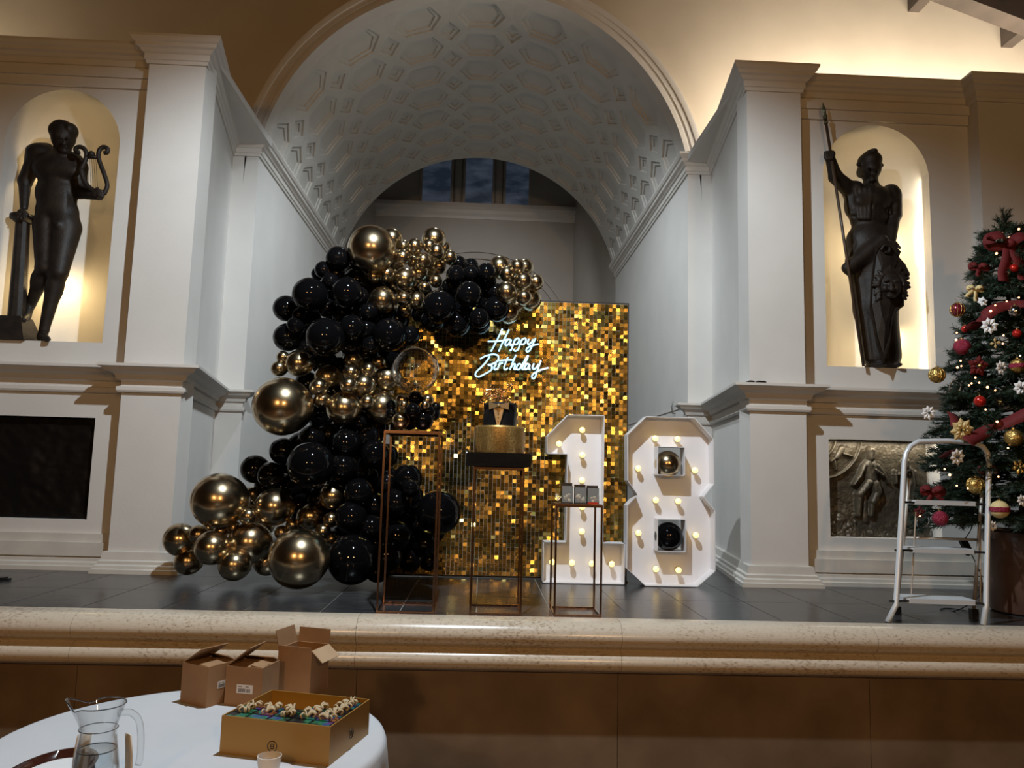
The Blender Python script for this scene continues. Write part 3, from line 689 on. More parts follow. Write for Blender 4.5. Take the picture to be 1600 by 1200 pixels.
def rel_fn(u, v):
    x = 100+1090*u; y = 1135-1025*v
    h = .004*noise.noise((x*.02, y*.02, 1.3))+.006*noise.noise((x*.006, y*.006, 4.0))+.0025*noise.noise((x*.05, y*.05, 2.1))
    rock = max(0, (y-720)/400) if x < 420 else max(0, (y-930)/260)
    h += rock*(.045*abs(noise.noise((x*.012, y*.016, 7.7)))+.018*abs(noise.noise((x*.03, y*.03, 3.3)))+.012)
    for (a, b, r1, r2, hh) in bones:
        ax, ay = a; bx, by = b; q = (bx-ax)**2+(by-ay)**2
        t = max(0, min(1, ((x-ax)*(bx-ax)+(y-ay)*(by-ay))/q)); r = r1+(r2-r1)*t
        d2 = ((x-ax-t*(bx-ax))**2+(y-ay-t*(by-ay))**2)/(r*r)
        if d2 < 1: h = max(h, hh*math.sqrt(1-d2)+.004*noise.noise((x*.05, y*.02, 9.1)))
    for (ccx, ccy, rad, wd) in ((60, 60, 440, 9), (20, 100, 205, 12)):
        d = abs(math.hypot(x-ccx, (y-ccy)*.93)-rad)
        if d < wd: h = max(h, .022*math.sqrt(1-(d/wd)**2)+.012)
    return h
relief('relief_panel', NR, rel_fn, 210, 180, RB, 'lit bronze relief of seated robed figures behind the step ladder', NR-.438, NR+.40)
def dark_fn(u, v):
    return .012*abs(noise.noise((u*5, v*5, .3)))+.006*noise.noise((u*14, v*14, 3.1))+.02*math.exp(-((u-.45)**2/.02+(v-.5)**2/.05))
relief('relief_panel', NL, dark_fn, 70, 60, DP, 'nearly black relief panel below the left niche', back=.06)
# two small black clips lying on the dado rail
for (a, b, lb) in ((1167, 1178, 'small black clip on the dado rail, left of the pair'), (1181, 1196, 'longer black clip on the dado rail, right of the pair')):
    p0 = at(a, 600, 5.71); p1 = at(b, 600, 5.71); zz = ST+1.507
    m = MB().box(p0.x, p1.x, 5.69, 5.72, zz, zz+.017); m.box(p0.x+.01, p1.x-.012, 5.685, 5.725, zz+.017, zz+.021)
    tag(m.build('clip', BLACKP), lb, 'clip', 'black clips on the dado rail')
p0 = atz(-6, 902, ST); m = MB().box(p0.x-.05, p0.x+.14, 5.25, 5.31, ST, ST+.022); m.box(p0.x+.14, p0.x+.17, 5.265, 5.295, ST, ST+.016)
o = tag(m.build('adapter_box', BLACKP), 'flat black adapter lying on the stage floor at the far left', 'adapter')

# ================================================================== party decorations on the stage
# ---- shimmer wall: panels of square gold sequins hanging on a pale grid
BX0, BX1, BY = -0.687, 1.113, 5.88
sw = empty('shimmer_wall', ((BX0+BX1)/2, BY, ST), 'gold square-sequin shimmer wall behind the balloons', 'backdrop')
SEQ = mat('gold_sequin', (0.46, 0.32, 0.085), 0.22, 1.0)
SEQ_GLINT = mat('gold_sequin_glint', (0.52, 0.40, 0.10), 0.18, 1.0)  # paler tone painted on random sequins imitates their differing reflections
GRID = mat('clear_grid_plastic', (0.42, 0.40, 0.36), 0.4)
m = MB()
for x in (BX0-.012, BX1): m.box(x, x+.012, BY+.005, BY+.03, ST, ST+2.12)
m.box(BX0-.012, BX1+.012, BY+.005, BY+.03, ST+2.12, ST+2.135); m.box(BX0-.012, BX1+.012, BY+.005, BY+.03, ST+.005, ST+.02)
for x in (BX0, BX1-.05): m.box(x, x+.05, BY-.1, BY+.28, ST, ST+.012)
m.build('frame', BLACKP, sw)
pg = MB()
for q in range(11):
    pg.box(q*.03-.0010, q*.03+.0010, -.0015, .0015, 0, .3); pg.box(0, .3, -.0015, .0015, q*.03-.0010, q*.03+.0010)
pgm = pg.mesh('panel_grid'); pgm.materials.append(GRID)
pb = MB().box(0, .3, .004, .006, 0, .3)
rs = random.Random(11)
SEQMESH = []
for var in range(6):
    vs = []; fs = []; mi = []
    for i in range(10):
        for j in range(10):
            cx, cz = i*.03+.015, j*.03+.015; hw = .0141
            tx = rs.gauss(0, .085); tz = rs.gauss(0, .06)      # hangs loose: tilts about x, turns about z
            if rs.random() < .12: tx += rs.gauss(0, .22)
            n = len(vs)
            for (a, b) in ((-1, -1), (1, -1), (1, 1), (-1, 1)):
                vs.append((cx+a*hw, -.004+b*hw*tx+a*hw*tz-.001, cz+b*hw))
            fs.append((n, n+1, n+2, n+3)); mi.append(1 if rs.random() < .3 else 0)
    me = MB().add(vs, fs).mesh('sequins'); me.materials.append(SEQ); me.materials.append(SEQ_GLINT)
    me.polygons.foreach_set('material_index', mi); SEQMESH.append(me)
BACKG = mat('dark_backing', (.03, .022, .012), .6)
for c in range(6):
    for r_ in range(7):
        o = bpy.data.objects.new('grid_panel', pgm); C.objects.link(o); o.parent = sw
        o.location = Vector((BX0+c*.3, BY-.002, ST+.02+r_*.3))-sw.location
        s_ = bpy.data.objects.new('sequins', rs.choice(SEQMESH)); C.objects.link(s_); s_.parent = o; s_['kind'] = 'stuff'
MB().box(BX0, BX1, BY+.003, BY+.005, ST+.02, ST+2.12).build('backing', BACKG, sw)

# ---- neon sign
NY = 5.79
ns = empty('neon_sign', at(800, 555, NY), 'white neon script sign reading Happy Birthday on the gold backdrop', 'neon sign')
NEON = mat('neon_white', (0.9, 0.97, 1), 0.4, emis=(0.42, 0.78, 1.0), estr=2.6)
JACK = mat('silicone_tube', (0.55, 0.62, 0.66), 0.4)
ACRY = mat('clear_acrylic', (1, 1, 1), 0.02, trans=1.0, ior=1.05, alpha=0.35)
def NP(x, y, d=0): return at(720+x/5, 500+y/5, NY+d)
WORDS = {'word_happy': [
  ('letter_h', [[(325, 70), (300, 122), (270, 182), (235, 246)], [(378, 75), (350, 130), (320, 190), (296, 246)], [(210, 168), (270, 166), (330, 160), (372, 150)]]),
  ('letter_a', [[(392, 158), (376, 150), (356, 165), (346, 190), (358, 200), (378, 182), (394, 155), (384, 190), (392, 198), (404, 188)]]),
  ('letter_p', [[(424, 150), (410, 190), (396, 228), (382, 242)], [(412, 186), (424, 156), (446, 142), (456, 156), (444, 184), (424, 192), (412, 184)]]),
  ('letter_p', [[(478, 150), (462, 190), (446, 230), (424, 242), (412, 226)], [(464, 186), (478, 156), (500, 142), (510, 156), (498, 184), (478, 192), (466, 184)]]),
  ('letter_y', [[(532, 148), (522, 176), (530, 190), (550, 176), (566, 150)], [(584, 142), (562, 192), (540, 236), (518, 248), (512, 230), (540, 206), (608, 188)]])],
 'word_birthday': [
  ('letter_b', [[(150, 305), (190, 282), (250, 268), (292, 280), (288, 318), (250, 342), (212, 352), (240, 358), (238, 390), (190, 420), (140, 444), (114, 432), (122, 404), (164, 364), (205, 318), (226, 284)]]),
  ('letter_i', [[(278, 340), (260, 372), (268, 388), (284, 378)], [(292, 318), (296, 314)]]),
  ('letter_r', [[(306, 334), (294, 364), (286, 388)], [(292, 366), (310, 342), (330, 336)]]),
  ('letter_t', [[(368, 290), (346, 346), (338, 378), (350, 388), (368, 374)], [(300, 318), (350, 314), (404, 312)]]),
  ('letter_h', [[(430, 272), (408, 326), (384, 388)], [(390, 372), (410, 346), (424, 344), (420, 368), (416, 384), (432, 384)]]),
  ('letter_d', [[(474, 350), (454, 342), (438, 362), (436, 384), (456, 384), (480, 350), (508, 300), (526, 278), (516, 310), (490, 350), (478, 380), (492, 386)]]),
  ('letter_a', [[(536, 350), (518, 342), (502, 362), (500, 384), (518, 382), (540, 348), (530, 380), (544, 386)]]),
  ('letter_y', [[(572, 340), (560, 370), (570, 384), (592, 370), (606, 344)], [(626, 318), (600, 390), (584, 440), (566, 460), (554, 440), (572, 416), (620, 392), (684, 374)]])]}
for wname, letters in WORDS.items():
    allp = [q for l in letters for s_ in l[1] for q in s_]
    wo = None
    for lname, strokes in letters:
        b = MB(); t = MB()
        for s_ in strokes:
            b.tube(spline([NP(x, y, .010) for x, y in s_], 5), .0095, 6); t.tube(spline([NP(x, y, -.004) for x, y in s_], 5), .0058, 6)
        if wo is None: wo = empty(wname, (0, 0, 0)); wo.parent = ns; wo.location = (0, 0, 0)
        t.build(lname, NEON, wo, True)
    bb = MB()
    for lname, strokes in letters:
        for s_ in strokes: bb.tube(spline([NP(x, y, .009) for x, y in s_], 4), .0085, 6)
    bb.build('tube_jacket', JACK, wo, True)
a0, a1 = NP(185, 50), NP(620, 260); c0, c1 = NP(95, 255), NP(700, 475)
m = MB().box(a0.x, a1.x, NY+.020, NY+.024, a1.z, a0.z); m.box(c0.x, c1.x, NY+.020, NY+.024, c1.z, c0.z)
m.build('acrylic_plate', ACRY, ns)
for (x, y) in ((215, 165), (600, 160), (150, 300), (640, 300)):
    p = NP(x, y); MB().tube([(p.x, NY+.0, p.z), (p.x, BY-.01, p.z)], .005, 8).build('stand_off', mat('steel_pin', (.6, .6, .6), .3, 1.0), ns)

# ---- giant light-up numbers
BULB = mat('warm_bulb', (1, .9, .6), .3, emis=(1.0, .66, .16), estr=3.2)
SOCK = mat('cream_socket', (.7, .6, .4), .5)
def number(name, label, outline, holes, x0, yf, depth, bulbs):
    root = empty(name, (x0, yf, ST), label, 'light-up number')
    o = [(x0+x, ST+.004+z) for x, z in outline]; n = len(o)
    # back panel built as a mesh with square holes cut out
    bm = bmesh.new()
    def ring(pts, y): return [bm.verts.new((x, y, z)) for x, z in pts]
    hs = [[(x0+a, ST+.004+c), (x0+b, ST+.004+c), (x0+b, ST+.004+d), (x0+a, ST+.004+d)] for a, b, c, d in holes]
    edges = []
    for lp in [o]+hs:
        v = ring(lp, yf+depth)
        for i in range(len(v)): edges.append(bm.edges.new((v[i], v[(i+1) % len(v)])))
    bmesh.ops.triangle_fill(bm, use_beauty=True, use_dissolve=False, edges=edges)
    ext = bmesh.ops.extrude_face_region(bm, geom=list(bm.faces))
    for v in [g for g in ext['geom'] if isinstance(g, bmesh.types.BMVert)]: v.co.y += .006
    bmesh.ops.recalc_face_normals(bm, faces=bm.faces)
    me = bpy.data.meshes.new('back_panel'); bm.to_mesh(me); bm.free()
    link_mesh('back_panel', me, WHITE, root)
    def rim(pts, inward, nm):
        m = MB(); t = .005; k = len(pts)
        area = sum(pts[i][0]*pts[(i+1) % k][1]-pts[(i+1) % k][0]*pts[i][1] for i in range(k))
        sg = 1 if area > 0 else -1
        for i in range(k):
            a = Vector((*pts[i],)); b = Vector((*pts[(i+1) % k],)); d = (b-a).normalized(); nn = Vector((-d.y, d.x))*sg*inward*t
            m.prism([(a.x, a.y), (b.x, b.y), (b.x+nn.x, b.y+nn.y), (a.x+nn.x, a.y+nn.y)], yf, yf+depth)
        m.build(nm, WHITE, root)
    rim(o, 1, 'outer_rim')
    for h in hs: rim(h, -1, 'opening_rim')
    for (px, py) in bulbs:
        p = at(830+px/4.137, 640+py/4.137, yf+depth-.055)
        s_ = MB().lathe((p.x, 0, p.z), [(.016, yf+depth), (.016, yf+depth-.022), (.011, yf+depth-.034)], 12, 'y').build('bulb_socket', SOCK, root, True, auto=40)
        MB().lathe((p.x, yf+depth-.056, p.z), [(.0215*math.sin(PI*i/8)+.0002, -.0235*math.cos(PI*i/8)) for i in range(9)], 14, 'y').build('bulb', BULB, s_, True)
    return root
pf1 = at(830+72/4.137, 640+1112/4.137, 5.67).x
number('light_up_digit', 'white light-up figure one with warm bulbs in front of the gold backdrop',
       [(.165, 1.225), (.437, 1.225), (.437, .295), (.597, .295), (.597, 0), (0, 0), (0, .295), (.163, .295), (.163, .93), (.012, .93), (.008, 1.06)],
       [], pf1, 5.66, .12, [(330, 132), (180, 220), (330, 293), (328, 457), (330, 630), (327, 787), (135, 985), (263, 990), (391, 995), (520, 998)])
pf8 = at(830+597/4.137, 640+900/4.137, 5.62).x+.018
number('light_up_digit', 'white light-up figure eight with balloons in its two square openings',
       [(.140, 1.225), (.500, 1.225), (.640, 1.075), (.645, .74), (.570, .645), (.652, .55), (.652, .115), (.520, 0), (.140, 0), (.004, .12), (.002, .57), (.078, .65), (.004, .75), (0, 1.085)],
       [(.228, .424, .80, 1.0), (.230, .430, .25, .475)], pf8, 5.61, .12,
       [(802, 186), (945, 190), (692, 380), (1058, 392), (805, 585), (950, 592), (693, 797), (1064, 812), (806, 1031), (952, 1038)])

# ---- balloons
def balloon_mesh(name, mt):
    prof = []
    for i in range(19):
        a = PI*i/18; r = math.sin(a); h = -math.cos(a)
        if h < -.2: h = h-.10*((-h-.2)/.8)**2       # slightly pulled out towards the knot
        prof.append((max(r, .004), h))
    prof = [(.02, -1.17), (.055, -1.165), (.03, -1.13), (.05, -1.10)]+prof[1:]
    me = MB().lathe((0, 0, 0), prof, 28).mesh(name); me.materials.append(mt)
    me.polygons.foreach_set('use_smooth', [True]*len(me.polygons)); return me
BM = {'g': balloon_mesh('gold_balloon', GOLDB), 'k': balloon_mesh('black_balloon', BLACKB)}
_W = 'second third fourth fifth sixth seventh eighth ninth tenth eleventh twelfth thirteenth fourteenth fifteenth sixteenth seventeenth eighteenth nineteenth twentieth'.split()
ORD = ['leftmost']+[w_+' from left' for w_ in _W]+['twenty-'+w_+' from left' for w_ in ['first']+_W[:8]]
# (colour, x, y, radius in photo pixels, layer: 0 front .. 3 back)
GB = [
 ('g',581,389,37,1),('g',612,374,17,2),('g',678,374,18,2),('g',648,385,12,1),('g',671,384,10,1),('g',630,385,10,2),('g',629,402,12,1),('g',682,393,11.5,0),('g',694,388,10,2),('g',703,402,10.5,1),('g',661,407,11.5,1),('g',686,416,10.5,1),('g',645,409,9,2),('g',584,432,9.5,1),('g',604.5,428,11,1),('g',632,436,17,2),('g',664,430,11,3),('g',663,448.5,8.5,1),('g',681,439,9.5,1),('g',597.5,469,21,1),('g',631,466.5,11,1),('g',632,484,10.5,2),('g',651,469,14,3),
 ('g',781,417,16.5,2),('g',808.5,417,11.5,1),('g',820,418,13,2),('g',792.5,428,11.5,1),('g',818,439,13.5,1),('g',837.5,441,11.5,1),('g',791.5,457,16.5,1),('g',819,465,11.5,0),('g',829,468,16,2),('g',809,477,10,2),('g',795,488,16,2),
 ('k',716,412,12,2),('k',736,415,11,1),('k',736,428,12,1),('k',713,430,15,1),('k',760,426,14.5,1),('k',762.5,439,12.5,1),('k',733,460,21,0),('k',686,479,26,0),('k',774,456,13,1),('k',776,482,19,1),('k',714,505,21,1),('k',749,497,15,0),('k',749,505,16,2),('k',704,447,13,1),('k',677,500,18,2),('k',609,523,26,1),('k',745,445,15,2),('k',757,470,16,2),('k',720,485,18,2),('k',660,455,14,3),('k',655,490,12,3),
 ('k',528,404,18,1),('k',505,421.5,12.5,1),('k',497,428,10,2),('k',525,428,12,1),('k',516,440,13,1),('k',484,461,27,1),('k',542,457,24,0),('k',557,439,20,2),('k',447,482,20,2),('k',467,492,10,1),('k',462,508,13,1),('k',449,527,21.5,2),('k',508,527,30,0),('k',510,481,14,1),('k',561,487,12,1),('k',576,488,14,1),('k',582,502,13,1),('k',572,514,15,1),('k',580,538,14,1),('k',537,490,17,2),('k',550,512,19,1),('k',560,463,15,1),('k',562,400,20,3),('k',480,500,20,3),('k',548,538,17,2),('k',478,540,16,2),('k',590,455,20,3),('k',600,490,18,3),('k',620,500,18,3),('k',640,525,15,2),('k',580,420,16,3),
 ('g',442,558,9,1),('g',436,576,11.5,1),('g',467,568,20.5,1),('g',441,635,44,0),('g',512,590,19,2),('g',498,605,13,0),('g',503,625,12,0),('g',537,638,26,1),('g',552,563,15,2),('g',548,582.5,12,1),('g',576,577.5,11,1),('g',592,566,10,2),('g',545,602,12.5,0),('g',568,602,17.5,1),('g',605,592,19,2),('g',574,628,11,0),('g',597,637,26,2),
 ('k',505,565,20,3),('k',530,575,16,3),('k',520,612,18,3),('k',480,600,18,3),('k',575,555,20,3),
 ('k',442,705,20,2),('k',398,733,21,2),('k',422,742,18,1),('k',485,727,35,0),('k',487,685,20,2),('k',540,693,22,1),('k',413,758,14,2),('k',470,695,18,2),('k',513,680,18,2),('k',573,682,18,2),('k',586,710,22,1),('k',604,712,17,2),('k',560,660,18,2),('k',500,650,18,3),('k',590,668,16,2),('k',450,760,20,3),('k',535,730,22,1),('k',562,735,20,2),('k',530,765,18,2),
 ('k',637,748,22,1),('k',642,763,13,0),('k',619,786,23,1),('k',686,800,33,1),('k',621,838,23,1),('k',654,819,11,1),('k',652,803,11,2),('k',663,849,20,2),('k',604,756,14,1),('k',560,770,22,1),('k',585,790,20,2),('k',548,808,24,1),('k',580,825,20,1),('k',550,874,37,0),('k',604,868,24,1),('k',640,872,20,2),('k',585,850,20,2),('k',525,800,20,3),('k',670,875,15,3),('k',520,850,20,3),('k',590,890,18,2),('k',500,780,22,3),('k',465,790,20,3),
 ('g',342,782,40.5,1),('g',394,772,10,2),('g',384,793,12,1),('g',387.5,806.5,12.5,0),('g',428,792,28,1),('g',364,824,10,1),('g',345,830,10,1),('g',327,825,9,2),('g',310,835.5,13.5,1),('g',281,843,24,2),('g',331,856,25,0),('g',389.5,848,31,1),('g',294,877,20,2),('g',366,883,23,2),('g',467,873,44,0),('g',485,807,19,2),('g',457,820,9.5,1),('g',440,832,10,1),('g',519,775,18.5,2),('g',517,812,11,1),('g',504,830,11,1),('g',517,842,11,2),('g',417,878,19,2)]
GB += [('g', x, y, r, 3) for x, y, r in ((645,398,13),(665,412,13),(655,426,14),(618,412,14),(642,450,13),(676,428,12),(616,446,13),(648,438,14),(805,440,14),(803,456,13),(826,452,13),(690,402,12),(560,590,14),(585,600,15),(530,602,14),(372,835,14),(352,812,13),(410,822,15),(470,835,15),(400,790,14))]
OUTL = [(520,395),(560,385),(600,420),(640,450),(690,420),(740,420),(775,430),(785,480),(760,505),(715,510),(680,505),(640,500),(630,540),(610,580),(612,640),(602,700),(640,745),(680,780),(700,810),(680,860),(640,885),(560,890),(520,870),(505,830),(470,780),(430,760),(410,740),(440,700),(480,680),(500,650),(490,600),(480,560),(450,535),(440,500),(460,470),(490,440)]
def inside(x, y):
    c = False
    for i in range(len(OUTL)):
        (xa, ya), (xb, yb) = OUTL[i-1], OUTL[i]
        if (ya > y) != (yb > y) and x < (xb-xa)*(y-ya)/(yb-ya)+xa: c = not c
    return c
rf = random.Random(5)
for j in range(16):
    for i in range(12):
        x = 430+i*27+(j % 2)*13+rf.uniform(-4, 4); y = 400+j*31+rf.uniform(-4, 4)
        if inside(x-12, y) and inside(x+12, y) and inside(x, y-12) and inside(x, y+12) and not any(b[4] == 3 and math.hypot(b[1]-x, b[2]-y) < 20 for b in GB): GB.append(('k', x, y, rf.uniform(17, 20), 4))
GB = [(c, x, y, r*(1.09 if r < 20 else 1.03) if l < 4 else r, l) for c, x, y, r, l in GB]
n = len(GB)
px = np.array([b[1] for b in GB], float); py = np.array([b[2] for b in GB], float); pr_ = np.array([b[3] for b in GB], float)
dep = np.array([5.24+.125*b[4] for b in GB]); dep -= (pr_-15)*.0022
rays = np.array([list(at(x, y, 1.0)-Vector((0, 0, E))) for x, y in zip(px, py)])
hor = 737+.0305*(px-751)
dmax = np.minimum(np.where(px > 590, 5.85/(1+pr_/F), 6.3), .79*F/np.maximum(py+pr_-hor, 1)); dmin = 4.9
for it in range(160):
    cen = rays*dep[:, None]; rad = pr_*dep/F
    d = cen[:, None]-cen[None]; dist = np.sqrt((d**2).sum(-1))+1e-9; want = .80*(rad[:, None]+rad[None])
    pen = np.maximum(0, want-dist); np.fill_diagonal(pen, 0)
    sgn = np.sign(dep[:, None]-dep[None]); tie = np.arange(n)[:, None]-np.arange(n)[None]; sgn = np.where(sgn == 0, np.sign(tie), sgn)
    dep = np.clip(dep+(pen*sgn).sum(1)*.18, dmin, dmax)
cen = rays*dep[:, None]; rad = pr_*dep/F
def zone(c, x, y):
    if c == 'g':
        if y < 500: return ("cluster at the garland's right tip", 'gold balloons at the right tip') if x > 770 else ('cluster at the top of the garland', 'gold balloons at the garland top')
        if y < 700: return ("band across the garland's middle", 'gold balloons in the middle band')
        return ("pile at the garland's foot", "gold balloons at the garland's foot")
    if y < 470 and x <= 645: return ("mass around the big top gold balloon", "black balloons around the top gold balloon")
    if y < 560: return ('mass above the shimmer wall', 'black balloons above the shimmer wall') if x > 645 else ("mass at the garland's upper left", 'black balloons at the upper left')
    if y < 770 and x < 615: return ('mass below the gold band', 'black balloons below the gold band')
    return ('mass low beside the shimmer wall', 'black balloons low beside the shimmer wall')
buck = {}
for i, (c, x, y, r, l) in enumerate(GB):
    sz = 'half-hidden' if l == 4 else 'big' if r >= 24 else ('medium-sized' if r >= 14.5 else 'small')
    buck.setdefault((c, sz, zone(c, x, y)), []).append(i)
for (c, sz, (zn, grp)), ids in buck.items():
    ids.sort(key=lambda i: GB[i][1])
    for q, i in enumerate(ids):
        nm = 'gold chrome' if c == 'g' else 'glossy black'
        pos = 'only %s one' % sz if len(ids) == 1 else ('rightmost' if q == len(ids)-1 else ORD[q])
        o = bpy.data.objects.new('balloon', BM[c]); C.objects.link(o)
        o.location = Vector(cen[i])+Vector((0, 0, E)); s_ = rad[i]/1.0; o.scale = (s_, s_, s_)
        # the knot points back into the garland
        tgt = Vector((-.62, 5.75, o.location.z)); dv = (o.location-tgt)
        if GB[i][1] > 640 and GB[i][2] < 520: dv = o.location-Vector((o.location.x-.02, 5.85, ST+1.55))
        o.rotation_euler = dv.to_track_quat('Z', 'Y').to_euler()
        tag(o, '%s %s balloon, %s in the %s' % (sz, nm, pos, zn), 'balloon', grp)
# the two balloons inside the eight
for (c, px_, py_, r, lb) in (('g', 1043, 725, 21.2, 'gold chrome balloon in the upper opening of the white eight'), ('k', 1044.5, 838, 22.4, 'glossy black balloon in the lower opening of the white eight')):
    p = at(px_, py_, 5.67); o = bpy.data.objects.new('balloon', BM[c]); C.objects.link(o); o.location = p; s_ = r*5.67/F; o.scale = (s_*.985,)*3
    o.rotation_euler = (PI/2, 0, 0)
    tag(o, lb, 'balloon')

# ---- copper plinth stands
def stand(label, x0, x1, y0, y1, h):
    t = .011
    root = empty('plinth_stand', ((x0+x1)/2, (y0+y1)/2, ST), label, 'stand', 'copper wire plinth stands')
    for (x, y) in ((x0, y0), (x1-t, y0), (x0, y1-t), (x1-t, y1-t)):
        MB().box(x, x+t, y, y+t, ST, ST+h).build('leg', COPPER, root)
    for nm, z in (('base_frame', ST+.001), ('top_frame', ST+h-t)):
        m = MB().box(x0+t, x1-t, y0, y0+t, z, z+t); m.box(x0+t, x1-t, y1-t, y1, z, z+t); m.box(x0, x0+t, y0+t, y1-t, z, z+t); m.box(x1-t, x1, y0+t, y1-t, z, z+t)
        m.build(nm, COPPER, root)
    MB().box(x0+.002, x1-.002, y0+.002, y1-.002, ST+h, ST+h+.006).build('top_plate', mat('copper_plate', (.22, .12, .085), .3, 1.0), root)
    return root
S1 = (-.555, -.235, 4.385, 4.70, 1.005); S2 = (-.04, .25, 4.385, 4.67, .815); S3 = (.43, .70, 4.385, 4.655, .615)
stand('tall copper wire plinth carrying the clear bubble balloon', *S1)
stand('copper wire plinth of middle height carrying the cake', *S2)
stand('short copper wire plinth carrying small sweet boxes before the one', *S3)

# ---- bubble balloon with its collar of small balloons on the tall plinth
YS = 4.52
GLASS = mat('clear_bubble', (1, 1, 1), 0.0, trans=1.0, ior=1.02, alpha=0.9, spec=.8)
bc = at(649, 578, YS); rb = 37*YS/F
bub = empty('bubble_balloon', (bc.x, YS, ST+1.012), 'clear round bubble balloon on the tall copper plinth', 'balloon')
mbb = bpy.data.materials.new('bubble_film'); mbb.use_nodes = True; nt = mbb.node_tree; nt.nodes.remove(nt.nodes['Principled BSDF'])
tr = nt.nodes.new('ShaderNodeBsdfTransparent'); tr.inputs[0].default_value = (.97, .97, .98, 1); gl = nt.nodes.new('ShaderNodeBsdfGlossy'); gl.inputs['Roughness'].default_value = .03
fw_ = nt.nodes.new('ShaderNodeLayerWeight'); fw_.inputs[0].default_value = .5; fr_ = nt.nodes.new('ShaderNodeMath'); fr_.operation = 'POWER'; fr_.inputs[1].default_value = 3.5; nt.links.new(fw_.outputs['Facing'], fr_.inputs[0]); mx = nt.nodes.new('ShaderNodeMixShader')
nt.links.new(fr_.outputs[0], mx.inputs[0]); nt.links.new(tr.outputs[0], mx.inputs[1]); nt.links.new(gl.outputs[0], mx.inputs[2]); nt.links.new(mx.outputs[0], nt.nodes['Material Output'].inputs[0])
fo = MB().ball(bc, rb, 48, 30); fi = MB().ball(bc, rb-.003, 48, 30); fo.add(fi.v, [tuple(reversed(f)) for f in fi.f])
fo.build('film', mat('bubble_plastic', (1, 1, 1), 0.0, trans=1.0, ior=1.45), bub, True, fix=False)
MB().lathe((bc.x, bc.y, bc.z-rb), [(.03, .012), (.012, -.005), (.010, -.03), (.016, -.045)], 14).build('neck', mbb, bub, True)
CB = [('g',628,625,10,1),('g',631,633,7,0),('g',668,626,10,1),('g',664,633,7,0),('g',626,657,13.5,1),('k',649,622,11,1),('k',611,633,8,2),('k',611,645,8.5,2),('k',645,642,13,0),('k',661,656,16.5,1),('k',681,637,8,2),('k',678,647,10,2),('k',669,643,11,1),('k',640,660,12,3)]
cnt_ = {'g': 0, 'k': 0}; tot = {'g': 5, 'k': 9}
for (c, x, y, r, l) in sorted(CB, key=lambda b: b[1]):
    Yb = YS-.06+.05*l; p = at(x, y, Yb); o = bpy.data.objects.new('small_balloon', BM[c]); C.objects.link(o)
    s_ = r*Yb/F; p.z = max(p.z, ST+1.012+s_*1.0); o.location = p; o.scale = (s_,)*3
    o.rotation_euler = (p-Vector((bc.x, YS+.05, ST+1.1))).to_track_quat('Z', 'Y').to_euler()
    q = cnt_[c]; cnt_[c] += 1
    tag(o, 'small %s balloon, %s in the collar under the clear bubble' % ({'g': 'gold chrome', 'k': 'glossy black'}[c], 'rightmost' if q == tot[c]-1 else ORD[q]), 'balloon', 'collar balloons under the bubble')

# ---- cake on its board
YC = 4.53; zp = ST+.815+.006
cxk = at(780, 700, YC).x; bxc = at(778, 718, YC).x
brd = MB().box(bxc-.185, bxc+.185, YC-.165, YC+.165, zp, zp+.078)
me = brd.mesh('cake_drum'); bm = bmesh.new(); bm.from_mesh(me); bmesh.ops.bevel(bm, geom=list(bm.edges), offset=.008, segments=2); bm.to_mesh(me); bm.free()
tag(link_mesh('cake_drum', me, mat('black_foil', (.006, .006, .006), .16, bump=.1, bscale=15)), 'square black foil cake drum on the middle copper plinth', 'cake board')
ck = empty('cake', (cxk, YC, zp+.078), 'two-tier birthday cake with gold glitter base and black tuxedo top', 'cake')
def glitter():
    m = bpy.data.materials.new('gold_glitter'); m.use_nodes = True; nt = m.node_tree; b = nt.nodes['Principled BSDF']
    tc = nt.nodes.new('ShaderNodeTexCoord'); v = nt.nodes.new('ShaderNodeTexVoronoi'); v.inputs['Scale'].default_value = 260
    nt.links.new(tc.outputs['Object'], v.inputs['Vector'])
    r = nt.nodes.new('ShaderNodeValToRGB'); r.color_ramp.elements[0].color = (.22, .12, .03, 1); r.color_ramp.elements[1].color = (.75, .48, .16, 1)
    nt.links.new(v.outputs['Color'], r.inputs[0]); nt.links.new(r.outputs[0], b.inputs['Base Color'])
    bp = nt.nodes.new('ShaderNodeBump'); bp.inputs['Strength'].default_value = .9; bp.inputs['Distance'].default_value = .003
    nt.links.new(v.outputs['Color'], bp.inputs['Height']); nt.links.new(bp.outputs[0], b.inputs['Normal'])
    b.inputs['Metallic'].default_value = .8; b.inputs['Roughness'].default_value = .38; return m
GLIT = glitter(); ICE = mat('black_icing', (.012, .012, .014), .22, bump=.05, bscale=10)
zt0 = zp+.078; zt1 = zt0+.157; zt2 = zt1+.138
MB().lathe((cxk, YC, 0), [(.146, zt0), (.148, zt0+.004), (.148, zt1-.008), (.142, zt1)], 48).build('gold_tier', GLIT, ck, True, auto=30)
tx = at(720+308/5, 640, YC).x
MB().lathe((tx, YC, 0), [(.098, zt1), (.0985, zt1+.004), (.0985, zt2-.008), (.092, zt2)], 40).build('black_tier', ICE, ck, True, auto=30)
def surf(ang, z, rr): return Vector((tx+rr*math.sin(ang), YC-rr*math.cos(ang), z))
def zz(y): return zt1+(830-y)/(830-640)*(zt2-zt1)
aa = -.12
m = MB(); g = []
for y, w_ in ((690, .30), (760, .20), (828, .06)):
    for f_ in (-1, 0, 1): g.append(surf(aa+f_*w_, zz(y), .1005))
    for f_ in (-1, 0, 1): g.append(surf(aa+f_*w_, zz(y), .097))
